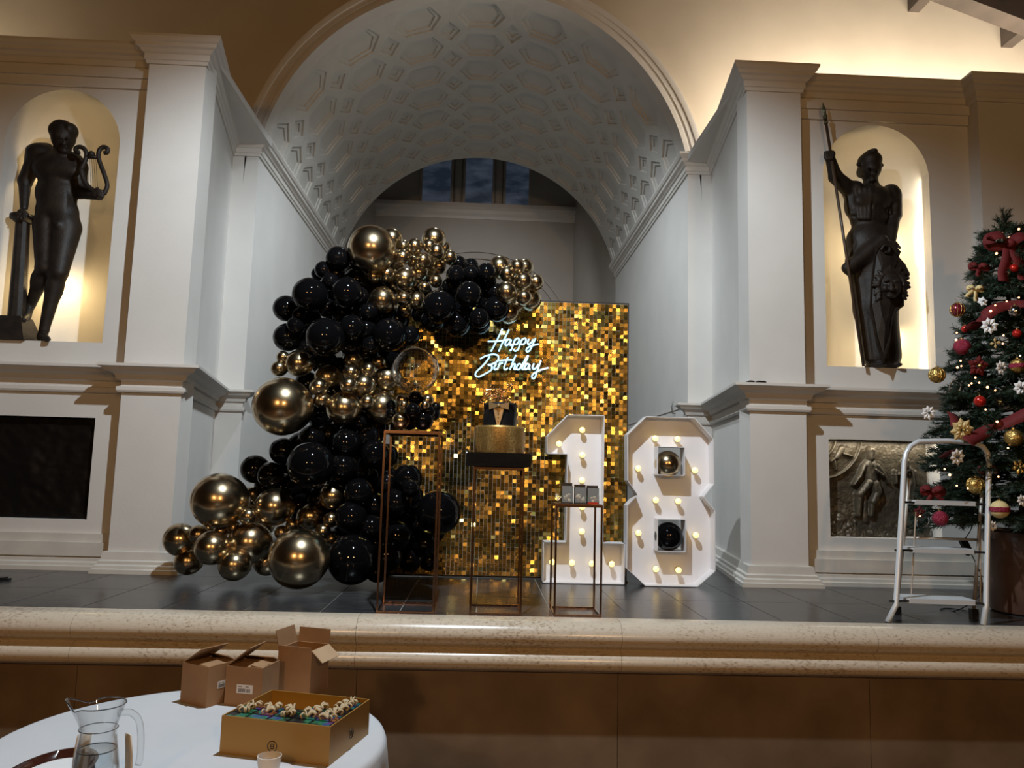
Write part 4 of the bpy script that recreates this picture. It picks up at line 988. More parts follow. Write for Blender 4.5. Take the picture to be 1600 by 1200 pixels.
m.add(g, [(0,1,7,6),(1,2,8,7),(6,7,13,12),(7,8,14,13),(0,6,9,3),(6,12,15,9),(2,5,11,8),(8,11,17,14),(0,3,4,1),(1,4,5,2)])
m.build('shirt_front', mat('gold_shirt', (.42, .29, .15), .4, .5), ck)
bow = MB()
for s_ in (-1, 1):
    bow.add([surf(aa, zz(662), .112), surf(aa+s_*.60, zz(640), .106), surf(aa+s_*.56, zz(700), .106), surf(aa, zz(678), .112), surf(aa, zz(662), .100), surf(aa+s_*.60, zz(640), .099), surf(aa+s_*.56, zz(700), .099), surf(aa, zz(678), .100)],
            [(0,1,2,3),(4,5,6,7),(0,1,5,4),(1,2,6,5),(2,3,7,6)])
bow.ball(surf(aa, zz(670), .108), .011, 10, 6); bow.build('bow_tie', mat('gold_bow', (.45, .30, .14), .4, .6), ck)
for s_ in (-1, 1):                              # glossy lapel flaps with points above the tier
    l = MB(); pts = [(.34, 700), (.10, 828), (.95, 828), (1.05, 700), (1.25, 632), (.85, 664), (.62, 650)]
    k_ = len(pts)
    l.add([surf(aa+s_*a, zz(y), .1025) for a, y in pts]+[surf(aa+s_*a, zz(y), .0985) for a, y in pts], [tuple(range(k_)), tuple(range(k_, 2*k_))]+[(i, (i+1) % k_, (i+1) % k_+k_, i+k_) for i in range(k_)])
    l.build('lapel', mat('black_gloss', (.008, .008, .009), .08), ck)
btn = MB()
for y in (735, 765, 795): btn.ball(surf(aa, zz(y), .1015), .004, 8, 5)
btn.build('buttons', mat('gold_button', (.6, .42, .2), .25, 1.0), ck)
top = empty('cake_topper', (tx, YC, zt2), None, None); top.parent = ck; top.location = Vector((tx, YC, zt2))-ck.location
TOPM = mat('copper_foil', (.75, .40, .18), .16, 1.0)
def TPt(x, y, ox, oy, sx): return at(720+(ox+(x)*sx)/5, 500+(oy+y*sx)/5, YC-.01)
for wname, (ox, oy, x00, y00, sx) in {'word_happy': (190, 505, 205, 60, .40), 'word_birthday': (150, 565, 110, 260, .42)}.items():
    t = MB()
    for lname, strokes in WORDS[wname]:
        for s_ in strokes: t.tube(spline([TPt(x-x00, y-y00, ox, oy, sx) for x, y in s_], 3), .0042, 5)
    t.build('topper_'+wname, TOPM, top, True)
t = MB()
t.tube(spline([TPt(x, y, 0, 0, 1) for x, y in ((362, 512), (374, 500), (368, 528), (360, 548))], 3), .004, 5)
t.tube(spline([TPt(x, y, 0, 0, 1) for x, y in ((402, 505), (388, 506), (384, 520), (400, 530), (394, 548), (380, 546), (384, 532), (402, 520), (406, 506), (398, 503))], 3), .004, 5)
t.build('topper_number', TOPM, top, True)
t = MB()
for x in (215, 300, 370): t.tube([TPt(x, 590, 0, 0, 1), TPt(x, 665, 0, 0, 1)], .0022, 5)
t.build('topper_sticks', TOPM, top)

# ---- sweet boxes on the short plinth
zs = ST+.615+.006
def holo():
    m = bpy.data.materials.new('holographic_foil'); m.use_nodes = True; nt = m.node_tree; b = nt.nodes['Principled BSDF']
    tc = nt.nodes.new('ShaderNodeTexCoord'); n = nt.nodes.new('ShaderNodeTexNoise'); n.inputs['Scale'].default_value = 16; n.inputs['Detail'].default_value = 2
    nt.links.new(tc.outputs['Object'], n.inputs['Vector'])
    r = nt.nodes.new('ShaderNodeValToRGB'); e = r.color_ramp.elements; e[0].position = .44; e[0].color = (.03, .03, .04, 1); e[1].position = .66; e[1].color = (.6, .25, .08, 1)
    for p, c in ((.49, (.04, .38, .16, 1)), (.53, (.05, .28, .36, 1)), (.57, (.10, .10, .55, 1)), (.61, (.22, .09, .42, 1))): k = e.new(p); k.color = c
    nt.links.new(n.outputs['Fac'], r.inputs[0]); nt.links.new(r.outputs[0], b.inputs['Base Color'])
    b.inputs['Metallic'].default_value = .75; b.inputs['Roughness'].default_value = .3; return m
HOLO = holo()
CLR = mat('clear_box_film', (.9, .95, .95), .08, trans=.0, alpha=.12)
SWEET = mat('wrapped_sweet', (.35, .28, .16), .5, var=.4, vscale=60)
def fav(nm, p0, w_, d_, h_, label, grp, tilt=0, holo=True):
    root = empty(nm, p0, label, 'sweet box', grp); x, y, z = p0
    BK = mat('black_card', (.012, .012, .013), .4)
    MB().box(x-w_/2, x+w_/2, y+d_/2-.003, y+d_/2, z, z+h_).build('back_card', BK, root)
    MB().box(x-w_/2, x+w_/2, y-d_/2, y+d_/2-.003, z, z+.006).build('tray', BK, root)
    m = MB(); rr = random.Random(int(abs(x)*1e4)+3)
    for q in range(7): m.ball((x+rr.uniform(-.3, .3)*w_, y+rr.uniform(-.25, .2)*d_, z+.008+h_*.3*rr.random()+.006), w_*rr.uniform(.13, .2), 8, 5)
    m.build('sweets', SWEET, root, True)
    MB().box(x-w_/2+.001, x+w_/2-.001, y-d_/2+.001, y-d_/2+.002, z+.006, z+h_*.86).build('clear_front', CLR, root)
    for s_ in (-1, 1): MB().box(x+s_*(w_/2-.001)-.0005, x+s_*(w_/2-.001)+.0005, y-d_/2+.002, y+d_/2-.004, z+.006, z+h_*.86).build('clear_side', HOLO if holo else CLR, root)
    return root
YQ = 4.50
for (pxx, wpx, hpx, lb) in ((886, 17, 31, 'small black sweet box, leftmost on the short copper plinth'), (906.5, 18, 29, 'small black sweet box, middle of three on the short copper plinth'), (926, 18, 28, 'small black sweet box, rightmost on the short copper plinth')):
    xx = at(pxx, 780, YQ).x; r0 = fav('sweet_box', (xx, YQ, zs), wpx*YQ/F, .05, hpx*YQ/F, lb, 'sweet boxes on the plinth')
RED = mat('red_foil', (.5, .05, .03), .3, .5)
p = at(926, 783, YQ-.028); o = MB().box(p.x-.03, p.x+.03, YQ-.045, YQ-.03, zs, zs+.011).build('foil_bar', RED); tag(o, 'small red foil bar in front of the rightmost sweet box', 'sweet')
for (pxx, lb) in ((872, 'gold ribbon curl left of the sweet boxes on the short plinth'), (940, 'gold ribbon curl right of the sweet boxes on the short plinth')):
    p = at(pxx, 772, YQ); rr = random.Random(pxx); pts = [Vector((p.x+rr.uniform(-.02, .02), YQ+rr.uniform(-.03, .03), zs+.004+.05*rr.random())) for _ in range(9)]
    pts = [Vector((min(max(q.x, S3[0]+.01), S3[1]-.01), q.y, q.z)) for q in pts]
    tag(MB().tube(spline(pts, 5), .0045, 6).build('ribbon_curl', mat('champagne_ribbon', (.45, .36, .24), .35, .6), None, True), lb, 'ribbon', 'ribbon curls on the plinth')

# ================================================================== christmas tree, ladder
TY = 4.82
TX = at(1608, 930, TY).x; ap_ = at(1566, 328, TY-.05)
POTM = mat('brown_glazed_pot', (.075, .042, .03), .28, var=.2, vscale=4)
pot = MB().lathe((TX, TY, ST), [(.20, 0), (.215, .01), (.225, .20), (.232, .42), (.245, .44), (.25, .50), (.235, .51), (.215, .49), (.205, .40), (.205, .38)], 40).build('plant_pot', POTM, None, True, auto=40)
tag(pot, 'tall brown glazed pot holding the Christmas tree', 'pot')
tree = empty('christmas_tree', (TX, TY, ST+.38), 'decorated artificial Christmas tree beside the step ladder', 'tree')
ztop = ap_.z; zbot = ST+.62
def axis(z):
    t = (z-ST)/(ztop-ST); return Vector((TX+(ap_.x-TX)*t, TY+(ap_.y-TY)*t, z))
MB().tube([(TX, TY, ST+.38), axis(ztop-.03)], .02, 8, radii=[.03, .008]).build('trunk', mat('tree_stem', (.06, .035, .02), .8), tree)
def trad(z):
    t = max(0, min(1, (ztop-z)/(ztop-zbot))); return .06+.58*t**.95
rt = random.Random(21)
vs = []; fs = []; st_ = MB()
def needles(p0, p1, n, ln):
    d = (p1-p0); L_ = d.length; d.normalize(); o1 = d.orthogonal().normalized(); o2 = d.cross(o1)
    for q in range(n):
        t = q/n; p = p0+d*(L_*t); a = rt.uniform(0, 2*PI); rad_ = o1*math.cos(a)+o2*math.sin(a)
        tip = p+(rad_*.85+d*.75).normalized()*ln*rt.uniform(.75, 1.15); w_ = rad_.cross(d)*.0026
        k_ = len(vs); vs.extend([p-w_, p+w_, tip]); fs.append((k_, k_+1, k_+2))
nb = 0
for lvl in range(24):
    z = zbot+(ztop-.16-zbot)*(lvl/23)**.93; rr_ = trad(z); nbr = max(6, int(9+17*(rr_/.55)))
    for q in range(nbr):
        a = 2*PI*(q+rt.random()*.7)/nbr+lvl*.7
        c = axis(z+rt.uniform(-.03, .03)); L_ = rr_*rt.uniform(.80, 1.08)
        if math.sin(a) > .55 and math.cos(a) > 0: continue
        dirv = Vector((math.cos(a), math.sin(a), rt.uniform(-.22, .10)))
        tip = c+dirv*L_; tip.z = max(tip.z, ST+.50); st_.tube([c, tip], .004, 4, cap=False)
        s0 = c+dirv*L_*.30; needles(s0, tip, int(110*L_)+22, .042)
        for w2 in range(int(5+9*L_/.55)):
            t = .35+.6*rt.random(); b0 = c+dirv*L_*t
            side = Vector((-dirv.y, dirv.x, 0))*(1 if w2 % 2 else -1)
            b1 = b0+(side*.75+dirv*.75+Vector((0, 0, rt.uniform(-.35, .35)))).normalized()*rt.uniform(.08, .16)*(.55+.6*(1-t))
            needles(b0, b1, 40, .038)
for q in range(16):                         # upright leader at the top
    a = rt.uniform(0, 2*PI); c = axis(ztop-.16+.11*rt.random()); e = c+Vector((math.cos(a)*.045, math.sin(a)*.045, rt.uniform(.03, .09))); needles(c, e, 34, .032)
needles(axis(ztop-.2), axis(ztop), 120, .05)
NEED = mat('dark_green_needles', (.005, .016, .007), .6, col2=(.012, .032, .012), vscale=9)
f_ = link_mesh('needle_foliage', MB().add(vs, fs).mesh('needle_foliage'), NEED, tree); f_['kind'] = 'stuff'
st_.build('branches', mat('branch_wire', (.02, .03, .015), .8), tree)['kind'] = 'stuff'
def onto(px_, py_, lift=.01):
    p = at(px_, py_, TY-.3)
    for _ in range(4):
        c = axis(p.z); rr_ = trad(p.z)*.97; dx = p.x-c.x
        p = at(px_, py_, c.y-math.sqrt(max(rr_*rr_-dx*dx, 0))-lift)
    return p
def mpp(p): return p.y/F
GLR = mat('burgundy_bauble', (.20, .012, .035), .22, .5, coat=.5); GLRR = mat('glitter_red', (.28, .02, .05), .35, .4, bump=.6, bscale=160)
REDV = mat('red_velvet', (.11, .003, .004), .8); REDB = mat('shiny_red', (.45, .02, .015), .15, .4)
GOLDO = mat('gold_ornament', (.62, .42, .13), .25, .9, bump=.5, bscale=70); SILV = mat('silver_ornament', (.6, .6, .6), .15, 1.0)
CRM = mat('cream_petal', (.62, .50, .24), .6); WHT = mat('white_petal', (.80, .82, .84), .5); CAPM = mat('ornament_cap', (.5, .4, .2), .3, 1.0)
CLEARB = mbb
def bauble(px_, py_, r, mt, label, extra=None):
    p = onto(px_, py_, .02+r*.002)
    R_ = r*mpp(p); root = empty('bauble', p, label, 'ornament', 'baubles on the Christmas tree')
    MB().ball(p, R_, 20, 14).build('globe', mt, root, True)
    MB().lathe((p.x, p.y, p.z+R_*.93), [(R_*.22, 0), (R_*.22, R_*.2), (R_*.08, R_*.26)], 10).build('cap', CAPM, root)
    MB().tube(spline([(p.x, p.y, p.z+R_*1.1), (p.x+.004, p.y+.01, p.z+R_*1.5), (p.x, p.y+.03, p.z+R_*1.9)], 3), .0012, 4).build('hanger', CAPM, root)
    if extra == 'band':
        MB().lathe(p, [(R_*1.0, -R_*.28), (R_*1.04, -R_*.2), (R_*1.04, R_*.2), (R_*1.0, R_*.28)], 24, caps=False).build('band', GLRR, root)
    if extra == 'net':
        m = MB()
        for q in range(6):
            a = PI*q/6; m.tube([p+Vector((math.cos(a)*math.sin(t), math.sin(a)*math.sin(t), math.cos(t)))*R_*1.03 for t in [2*PI*i/16 for i in range(16)]], R_*.05, 4, closed=True)
        m.build('net', GOLDO, root)
    if extra == 'ring':
        MB().tube([p+Vector((math.cos(t)*R_*1.03, -.3*R_*math.sin(t), math.sin(t)*R_*1.03)) for t in [2*PI*i/24 for i in range(24)]], R_*.12, 6, closed=True).build('ring', SILV, root)
    return root
bauble(1496, 484, 11, GLR, 'burgundy bauble in a gold net near the upper left of the tree', 'net')
bauble(1586, 487, 10, SILV, 'silver and red bauble beside the upper red ribbon')
bauble(1503, 542, 13, GLRR, 'large pink-red glitter bauble on the left side of the tree')
bauble(1584, 419, 7, REDB, 'small shiny red bauble under the big red bow')
bauble(1508, 514, 6, REDB, 'small shiny red bauble above the pink glitter bauble')
bauble(1589, 521, 7, REDB, 'small shiny red bauble near the right frame edge')
bauble(1531, 627, 9, REDB, 'shiny red bauble above the gold poinsettia')
bauble(1590, 572, 12, GOLDO, 'gold banded bauble near the right frame edge', 'band')
bauble(1464, 586, 12, GOLDO, 'gold fabric bauble on the outer left branch', 'net')
bauble(1493, 604, 9, CLEARB, 'clear silver-ringed bauble left of the tree middle', 'ring')
bauble(1584, 684, 14, GOLDO, 'gold mosaic bauble below the lower red ribbon')
bauble(1525, 758, 13, GOLDO, "gold lattice bauble inside the ladder's right rail", 'net')
bauble(1562, 796, 14, CRM, 'gold and red striped bauble right of the ladder', 'band')
bauble(1442, 815, 10, CLEARB, 'clear glass bauble at the lowest left branch', 'ring')
bauble(1469, 810, 12, GLRR, 'burgundy glitter bauble under the top ladder step')
def star(px_, py_, r, mt, label, n=8, name='star_flower', layers=1):
    p = onto(px_, py_, .03); R_ = r*mpp(p); root = empty(name, p, label, 'ornament', 'flower ornaments on the Christmas tree')
    rq = random.Random(px_); tx_, tz_ = rq.uniform(-.25, .25), rq.uniform(-.25, .25)
    for l in range(layers):
        for q in range(n):
            a = 2*PI*(q+.5*l)/n+.2; rr_ = R_*(1-.3*l); u = Vector((math.cos(a), 0, math.sin(a))); v = Vector((-u.z, 0, u.x))
            def w(pt): return Vector((pt.x, pt.y+pt.x*tx_+pt.z*tz_, pt.z))
            t = rr_*.29; fo = Vector((0, -rr_*(.12+.2*l), 0))
            pts = [w(u*rr_*.12), w(u*rr_*.62+v*t), w(u*rr_), w(u*rr_*.62-v*t), w(u*rr_*.55)+fo, w(u*rr_*.55)-fo*.4]
            MB().add([p+k_ for k_ in pts], [(0,1,4),(1,2,4),(2,3,4),(3,0,4),(1,0,5),(2,1,5),(3,2,5),(0,3,5)]).build('petal', mt, root)
    MB().ball(p+Vector((0, -R_*.16-R_*.1*(layers-1), 0)), R_*.16, 8, 6).build('centre', BLACKP if mt == WHT else GOLDO, root, True)
    return root
star(1546, 509, 14, WHT, 'white eight-pointed star flower at the end of the upper red ribbon')
star(1565, 575, 13, WHT, 'white star flower beside the gold banded bauble')
star(1596, 606, 13, WHT, 'white star flower cut by the right frame edge')
star(1563, 628, 11, SILV, 'silvery star flower right of the shiny red bauble')
star(1451, 645, 12, WHT, 'white star flower on the outermost left branch')
star(1496, 714, 14, WHT, 'white star flower inside the top arch of the ladder')
star(1597, 782, 10, WHT, 'white star flower low at the right frame edge')
star(1551, 822, 9, WHT, 'white star flower half behind the right ladder rail')
star(1535, 471, 9, WHT, 'white rose left of the upper red ribbon', 6, 'rose_flower', 3)
star(1571, 426, 8, WHT, 'small white flower under the big red bow', 5)
star(1503, 672, 20, CRM, 'large cream-gold poinsettia above the ladder', 8, 'poinsettia', 2)
star(1593, 730, 13, GOLDO, 'thin gold snowflake near the right frame edge', 6, 'snowflake')
star(1555, 536, 9, CRM, 'small gold leaf spray in the middle of the tree', 4, 'leaf_spray')
star(1528, 572, 18, REDV, 'red velvet poinsettia in the middle of the tree', 5, 'poinsettia', 2)
star(1437, 800, 10, REDV, 'small red poinsettia at the lowest left branch', 5, 'poinsettia', 2)
def ribbon_band(pts, wd, nrm=Vector((0, -1, 0)), th_=.003):
    P_ = spline(pts, 6); m = MB(); k_ = []
    for i, p in enumerate(P_):
        t = (P_[min(i+1, len(P_)-1)]-P_[max(i-1, 0)]).normalized(); s_ = t.cross(nrm).normalized()*wd/2
        k_ += [p-s_, p+s_, p+s_+nrm*-th_, p-s_-nrm*th_]
    f2 = []
    for i in range(len(P_)-1):
        for j in range(4): f2.append((i*4+j, i*4+(j+1) % 4, (i+1)*4+(j+1) % 4, (i+1)*4+j))
    f2 += [(0, 1, 2, 3), tuple((len(P_)-1)*4+j for j in (3, 2, 1, 0))]
    return m.add(k_, f2)
def bow(px_, py_, r, mt, label, tails=((-.5, -1.6), (.5, -1.6))):
    p = onto(px_, py_, .05); R_ = r*mpp(p); root = empty('bow', p, label, 'bow', 'ribbon bows on the Christmas tree')
    for s_ in (-1, 1):
        ribbon_band([p, p+Vector((s_*R_*.5, -R_*.35, R_*.38)), p+Vector((s_*R_*1.05, -R_*.2, R_*.30)), p+Vector((s_*R_*1.05, -R_*.02, -R_*.18)), p+Vector((s_*R_*.4, R_*.05, -R_*.1)), p+Vector((0, .005, 0))], R_*.62, Vector((0, -1, 0)).lerp(Vector((0, -.3, 1)), .45).normalized()).build('loop', mt, root, True)
    for (tx_, tz_) in tails:
        ribbon_band([p, p+Vector((tx_*R_*.5, -R_*.25, tz_*R_*.4)), p+Vector((tx_*R_*.9, -R_*.2, tz_*R_*.75)), p+Vector((tx_*R_, -R_*.3, tz_*R_))], R_*.55).build('tail', mt, root, True)
    MB().ball(p+Vector((0, -R_*.2, 0)), R_*.24, 12, 8).build('knot', mt, root, True)
bow(1575, 382, 31, REDV, 'big red velvet bow near the top of the tree', ((-.55, -2.1), (.55, -2.0)))
bow(1529, 418, 13, REDV, 'small red velvet bow on the upper left branch', ((-.3, -1.2),))
bow(1524, 452, 11, CRM, 'gold organza bow above the white rose', ((-1.5, -1.3), (-.2, -1.9)))
bow(1457, 768, 15, REDV, "red velvet bow inside the ladder's left rail", ((-.6, -1.3), (.9, -1.1)))
bow(1543, 735, 12, REDV, 'dark red bow above the gold lattice bauble', ((-.2, -1.5),))
def garland(pix, wd, label):
    o = ribbon_band([onto(x, y, .035) for x, y in pix], wd, Vector((0, -.8, .6)).normalized()).build('ribbon', REDV, None, True); tag(o, label, 'ribbon', 'red ribbons wound round the tree')
garland([(1515, 515), (1535, 497), (1556, 482), (1580, 476), (1602, 474)], .075, 'red velvet ribbon wound round the upper tree')
garland([(1512, 690), (1540, 674), (1565, 664), (1585, 655), (1606, 645)], .075, 'red velvet ribbon wound round the middle of the tree')
garland([(1470, 716), (1485, 706), (1500, 700)], .03, 'narrow red ribbon end behind the ladder top')
garland([(1487, 645), (1492, 655), (1494, 668)], .06, 'short red ribbon piece above the gold poinsettia')
fls = empty('fairy_lights', axis(ST+1.2), 'string of warm fairy lights wound through the Christmas tree', 'string lights')
FL = mat('fairy_bulb', (1, .8, .6), .3, emis=(1.0, .46, .22), estr=6.0)
FP = [(1566, 364),(1592, 358),(1577, 371),(1557, 396),(1585, 409),(1570, 428),(1529, 430),(1592, 465),(1573, 471),(1555, 477),(1548, 486),(1567, 483),(1590, 520),(1494, 531),(1495, 520),(1568, 524),(1567, 537),(1501, 564),(1496, 574),(1502, 572),(1524, 590),(1530, 598),(1543, 605),(1555, 610),(1518, 599),(1536, 622),(1558, 659),(1484, 742),(1495, 759),(1512, 763),(1476, 733),(1594, 556),(1514, 602),(1540, 640),(1575, 700),(1560, 745)]
cord = []
for (x, y) in FP:
    p = onto(x, y, .03); cord.append(p); MB().ball(p, .0052 if (x+y) % 3 else .0075, 8, 6).build('bulb', FL, fls, True)
cord.sort(key=lambda q: -q.z)
MB().tube(spline([q+Vector((0, .03, 0)) for q in cord], 3), .0015, 4).build('cord', mat('green_cord', (.01, .02, .01), .6), fls)

# ---- step ladder
lad = empty('step_ladder', atz(1470, 976, ST), 'white aluminium three-step ladder beside the Christmas tree', 'ladder')
LW = mat('white_aluminium', (.62, .66, .70), .32, .2); LG = mat('worn_grey_rail', (.40, .37, .33), .4, .3)
fl_, fr2 = Vector((2.335, 4.40, ST)), Vector((2.875, 4.375, ST))
def zat(px_, py_, Y): return at(px_, py_, Y)
fpts = [fl_, zat(1400, 945, 4.42), zat(1407, 830, 4.46), zat(1413, 722, 4.53), zat(1416, 708, 4.535), zat(1423, 697, 4.54), zat(1435, 690, 4.54), zat(1480, 689, 4.54), zat(1522, 692, 4.53), zat(1536, 698, 4.525), zat(1543, 708, 4.52), zat(1545.5, 722, 4.515), zat(1543, 830, 4.45), zat(1541, 945, 4.40), fr2]
MB().tube(fpts, .0155, 10).build('front_frame', LW, lad, True)
rl0, rr0 = Vector((2.53, 4.66, ST)), Vector((2.98, 4.62, ST))
for a, b in ((zat(1421, 742, 4.56), rl0), (zat(1536, 745, 4.55), rr0)):
    MB().tube([a, b+Vector((0, 0, .01))], .0105, 8).build('rear_leg', LG, lad, True)
    MB().box(b.x-.018, b.x+.022, b.y-.018, b.y+.018, b.z, b.z+.05).build('rubber_foot', BLACKP, lad)
    MB().ball(a, .017, 10, 8, 1.5).build('hinge', BLACKP, lad, True)
q0 = (rl0+(zat(1421, 742, 4.56)-rl0)*.55); q1 = (rr0+(zat(1536, 745, 4.55)-rr0)*.55)
MB().tube([q0, q1], .008, 8).build('rear_crossbar', LG, lad, True)
for i, (y, Yf, dep_) in enumerate(((786, 4.49, .11), (860, 4.455, .15), (938, 4.42, .19))):
    a = at((1424, 1421, 1415)[i], y-4, Yf+.012); b = at((1531, 1529, 1531)[i], y+(4, 6, 9)[i], Yf-.02)
    m = MB(); d = (b-a); d.z = 0; d.normalize(); nrm = Vector((-d.y, d.x, 0)); hw = .018; zt_ = (a.z+b.z)/2+.012
    A, B = Vector((a.x+.01, a.y, zt_)), Vector((b.x-.01, b.y, zt_)); n2 = nrm*dep_
    pl = [A+d*.015, B-d*.015, B+nrm*.015, B+n2-nrm*.015, B+n2-d*.015, A+n2+d*.015, A+n2-nrm*.015, A+nrm*.015]; k_ = len(pl)
    m.add([p for p in pl]+[p-Vector((0, 0, .026)) for p in pl], [tuple(range(k_)), tuple(reversed(range(k_, 2*k_)))]+[(j, (j+1) % k_, (j+1) % k_+k_, j+k_) for j in range(k_)])
    tr_ = m.build('step', LW, lad)
    mid = zt_-.014
    for e, px2 in ((A, 'l'), (B, 'r')):
        # bolt joining the step to the side rail
        t_ = (mid-ST)/(zat(1413, 722, 4.53).z-ST); rail = (fl_+(zat(1413, 722, 4.53)-fl_)*t_) if px2 == 'l' else (fr2+(zat(1545.5, 722, 4.515)-fr2)*t_)
        MB().tube([Vector((rail.x, rail.y, mid)), Vector((e.x, e.y+.01, mid))+ (d*.02 if px2 == 'l' else -d*.02)], .0065, 8).build('step_bolt', BLACKP, tr_)
for (xa, ya, xb, yb) in ((1431, 800, 1424, 928), (1532, 790, 1532, 945)):
    MB().tube([at(xa, ya, 4.60), at(xb, yb, 4.575)], .004, 6).build('link_rod', LG, lad)
# cable and adapter hanging behind the ladder, from the tree lights
p0 = at(1515, 825, 4.72); pA = at(1512, 855, 4.70)
pw = empty('power_adapter', pA, "black power adapter hanging on its cable behind the ladder's right rail", 'adapter')
m = MB(); u = Vector((.5, .1, -.85)).normalized(); v = Vector((0, 1, 0)); w_ = u.cross(v).normalized()
m.obox(pA-u*.05-w_*.02, u*.10, v*.03, w_*.04); m.build('body', BLACKP, pw)
MB().tube(spline([at(1519, 800, 4.66), at(1518, 825, 4.71), pA-u*.05], 5), .003, 6).build('cable', BLACKP, pw)
zc_ = ST+.004
MB().tube(spline([pA+u*.05, at(1527, 885, 4.71), at(1534, 905, 4.72), Vector((at(1532, 925, 4.74).x, 4.76, ST+.1)), Vector((2.98, 4.80, zc_)), Vector((2.92, 4.86, zc_)), Vector((3.02, 4.90, zc_)), Vector((3.10, 4.75, zc_))], 6), .003, 6).build('cable', BLACKP, pw)

# ================================================================== table in the foreground
TZ = .75; TC = Vector((-.865, 2.53, 0)); TR_ = .585
tbl = empty('round_table', (TC.x, TC.y, 0), 'round table in front of the stage under a white cloth', 'table')
MB().lathe((TC.x, TC.y, 0), [(TR_-.03, TZ-.035), (TR_-.012, TZ-.03), (TR_-.012, TZ-.004)], 48).build('tabletop', mat('plywood', (.3, .2, .1), .6), tbl, True, auto=40)
for q in range(4):
    a = PI/4+q*PI/2; MB().tube([(TC.x+.38*math.cos(a), TC.y+.38*math.sin(a), 0), (TC.x+.33*math.cos(a), TC.y+.33*math.sin(a), TZ-.036)], .016, 8).build('leg', mat('steel_leg', (.2, .2, .2), .4, .8), tbl)
def cloth():
    vs = []; fs = []; N_ = 144; rings = [(0, 0), (.3, 0), (.5, 0), (.565, 0), (.578, -.002), (.587, -.008), (.592, -.02), (.597, -.06), (.602, -.14), (.607, -.24), (.612, -.36), (.616, -.50)]
    for r, h in rings:
        for k_ in range(N_):
            a = 2*PI*k_/N_; amp = max(0, -h-.02)*.07; f_ = math.sin(a*17)*.7+math.sin(a*29+1.3)*.5
            vs.append((TC.x+(r+amp*f_)*math.cos(a), TC.y+(r+amp*f_)*math.sin(a), TZ+.001+h))
    for i in range(len(rings)-1):
        for k_ in range(N_): fs.append((i*N_+k_, i*N_+(k_+1) % N_, (i+1)*N_+(k_+1) % N_, (i+1)*N_+k_))
    return MB().add(vs, fs)
o = cloth().build('tablecloth', mat('white_linen', (.47, .48, .50), .85, var=.03, vscale=3, bump=.05, bscale=200), None, True)
sm = o.modifiers.new('thick', 'SOLIDIFY'); sm.thickness = .0015; sm.offset = 1
tag(o, 'white linen cloth hanging over the round table', 'tablecloth')
ZT = TZ+.003
# ---- open cardboard boxes
def quadbox(name, c0, u, v, w_, d_, h_, label, flaps, sticker=None):
    u = Vector(u).normalized(); v = Vector((-u.y, u.x, 0)); c0 = Vector((c0[0], c0[1], ZT)); t = .004; up = Vector((0, 0, 1))
    root = empty(name, c0+u*w_/2+v*d_/2, label, 'cardboard box', 'open cardboard boxes on the table')
    MB().obox(c0, u*w_, v*t, up*h_).build('wall', CARD, root); MB().obox(c0+v*(d_-t), u*w_, v*t, up*h_).build('wall', CARD, root)
    MB().obox(c0+v*t, u*t, v*(d_-2*t), up*h_).build('wall', CARD, root); MB().obox(c0+v*t+u*(w_-t), u*t, v*(d_-2*t), up*h_).build('wall', CARD, root)
    MB().obox(c0+v*t+u*t, u*(w_-2*t), v*(d_-2*t), up*t).build('bottom', CARDIN, root)
    for (side, ang, ln) in flaps:
        a = math.radians(ang)
        if side == 'f': e0, e1, o_ = c0, u*w_, -v
        if side == 'b': e0, e1, o_ = c0+v*d_, u*w_, v
        if side == 'l': e0, e1, o_ = c0, v*d_, -u
        if side == 'r': e0, e1, o_ = c0+u*w_, v*d_, u
        dirv = o_*math.cos(a)+up*math.sin(a); nn = up*math.cos(a)-o_*math.sin(a)
        MB().obox(e0+up*h_+e1*.02, e1*.96, dirv*ln, nn*-.003).build('flap', CARDIN if ang < 60 and ang > -60 else CARD, root)
    if sticker:
        (sx, sz, sw_, sh_, face) = sticker
        if face == 'f': so = c0+u*sx+up*sz-v*.0008; su = u; sn = -v
        else: so = c0+u*w_+v*sx+up*sz+u*.0002; su = v; sn = u
        lab = MB().obox(so, su*sw_, sn*.0006, up*sh_).build('shipping_label', mat('label_paper', (.6, .58, .56), .6), root)
        m = MB(); rq = random.Random(4); x = .12
        while x < .8:
            w2 = rq.uniform(.015, .05); m.obox(so+su*(x*sw_)+up*sh_*.12+sn*.0007, su*w2*sw_, sn*.0003, up*sh_*.42); x += w2+rq.uniform(.015, .05)
        m.obox(so+su*(.10*sw_)+up*sh_*.72+sn*.0007, su*.22*sw_, sn*.0003, up*sh_*.07); m.obox(so+su*(.55*sw_)+up*sh_*.72+sn*.0007, su*.2*sw_, sn*.0003, up*sh_*.07)
        m.build('barcode', BLACKP, lab)['kind'] = 'stuff'
    return root
quadbox('cardboard_box', (-1.051, 2.909), (.117, -.069, 0), None, .134, .125, .135, 'open brown cardboard box, leftmost of three on the table', [('f', 178, .06), ('l', 148, .11), ('r', 175, .055), ('b', 150, .05)], (.045, .055, .035, .024, 'r'))
quadbox('cardboard_box', (-.886, 2.880), (.139, -.030, 0), None, .141, .128, .132, 'open brown cardboard box with shipping label, middle of three', [('f', 176, .06), ('l', 142, .11), ('r', 172, .05), ('b', 155, .05)], (.045, .045, .062, .030, 'f'))
quadbox('cardboard_box', (-.742, 3.030), (.140, -.045, 0), None, .140, .135, .165, 'taller open cardboard box with raised flaps, rightmost of three', [('f', 88, .012), ('l', 75, .065), ('b', 84, .055), ('r', -40, .06)], None)
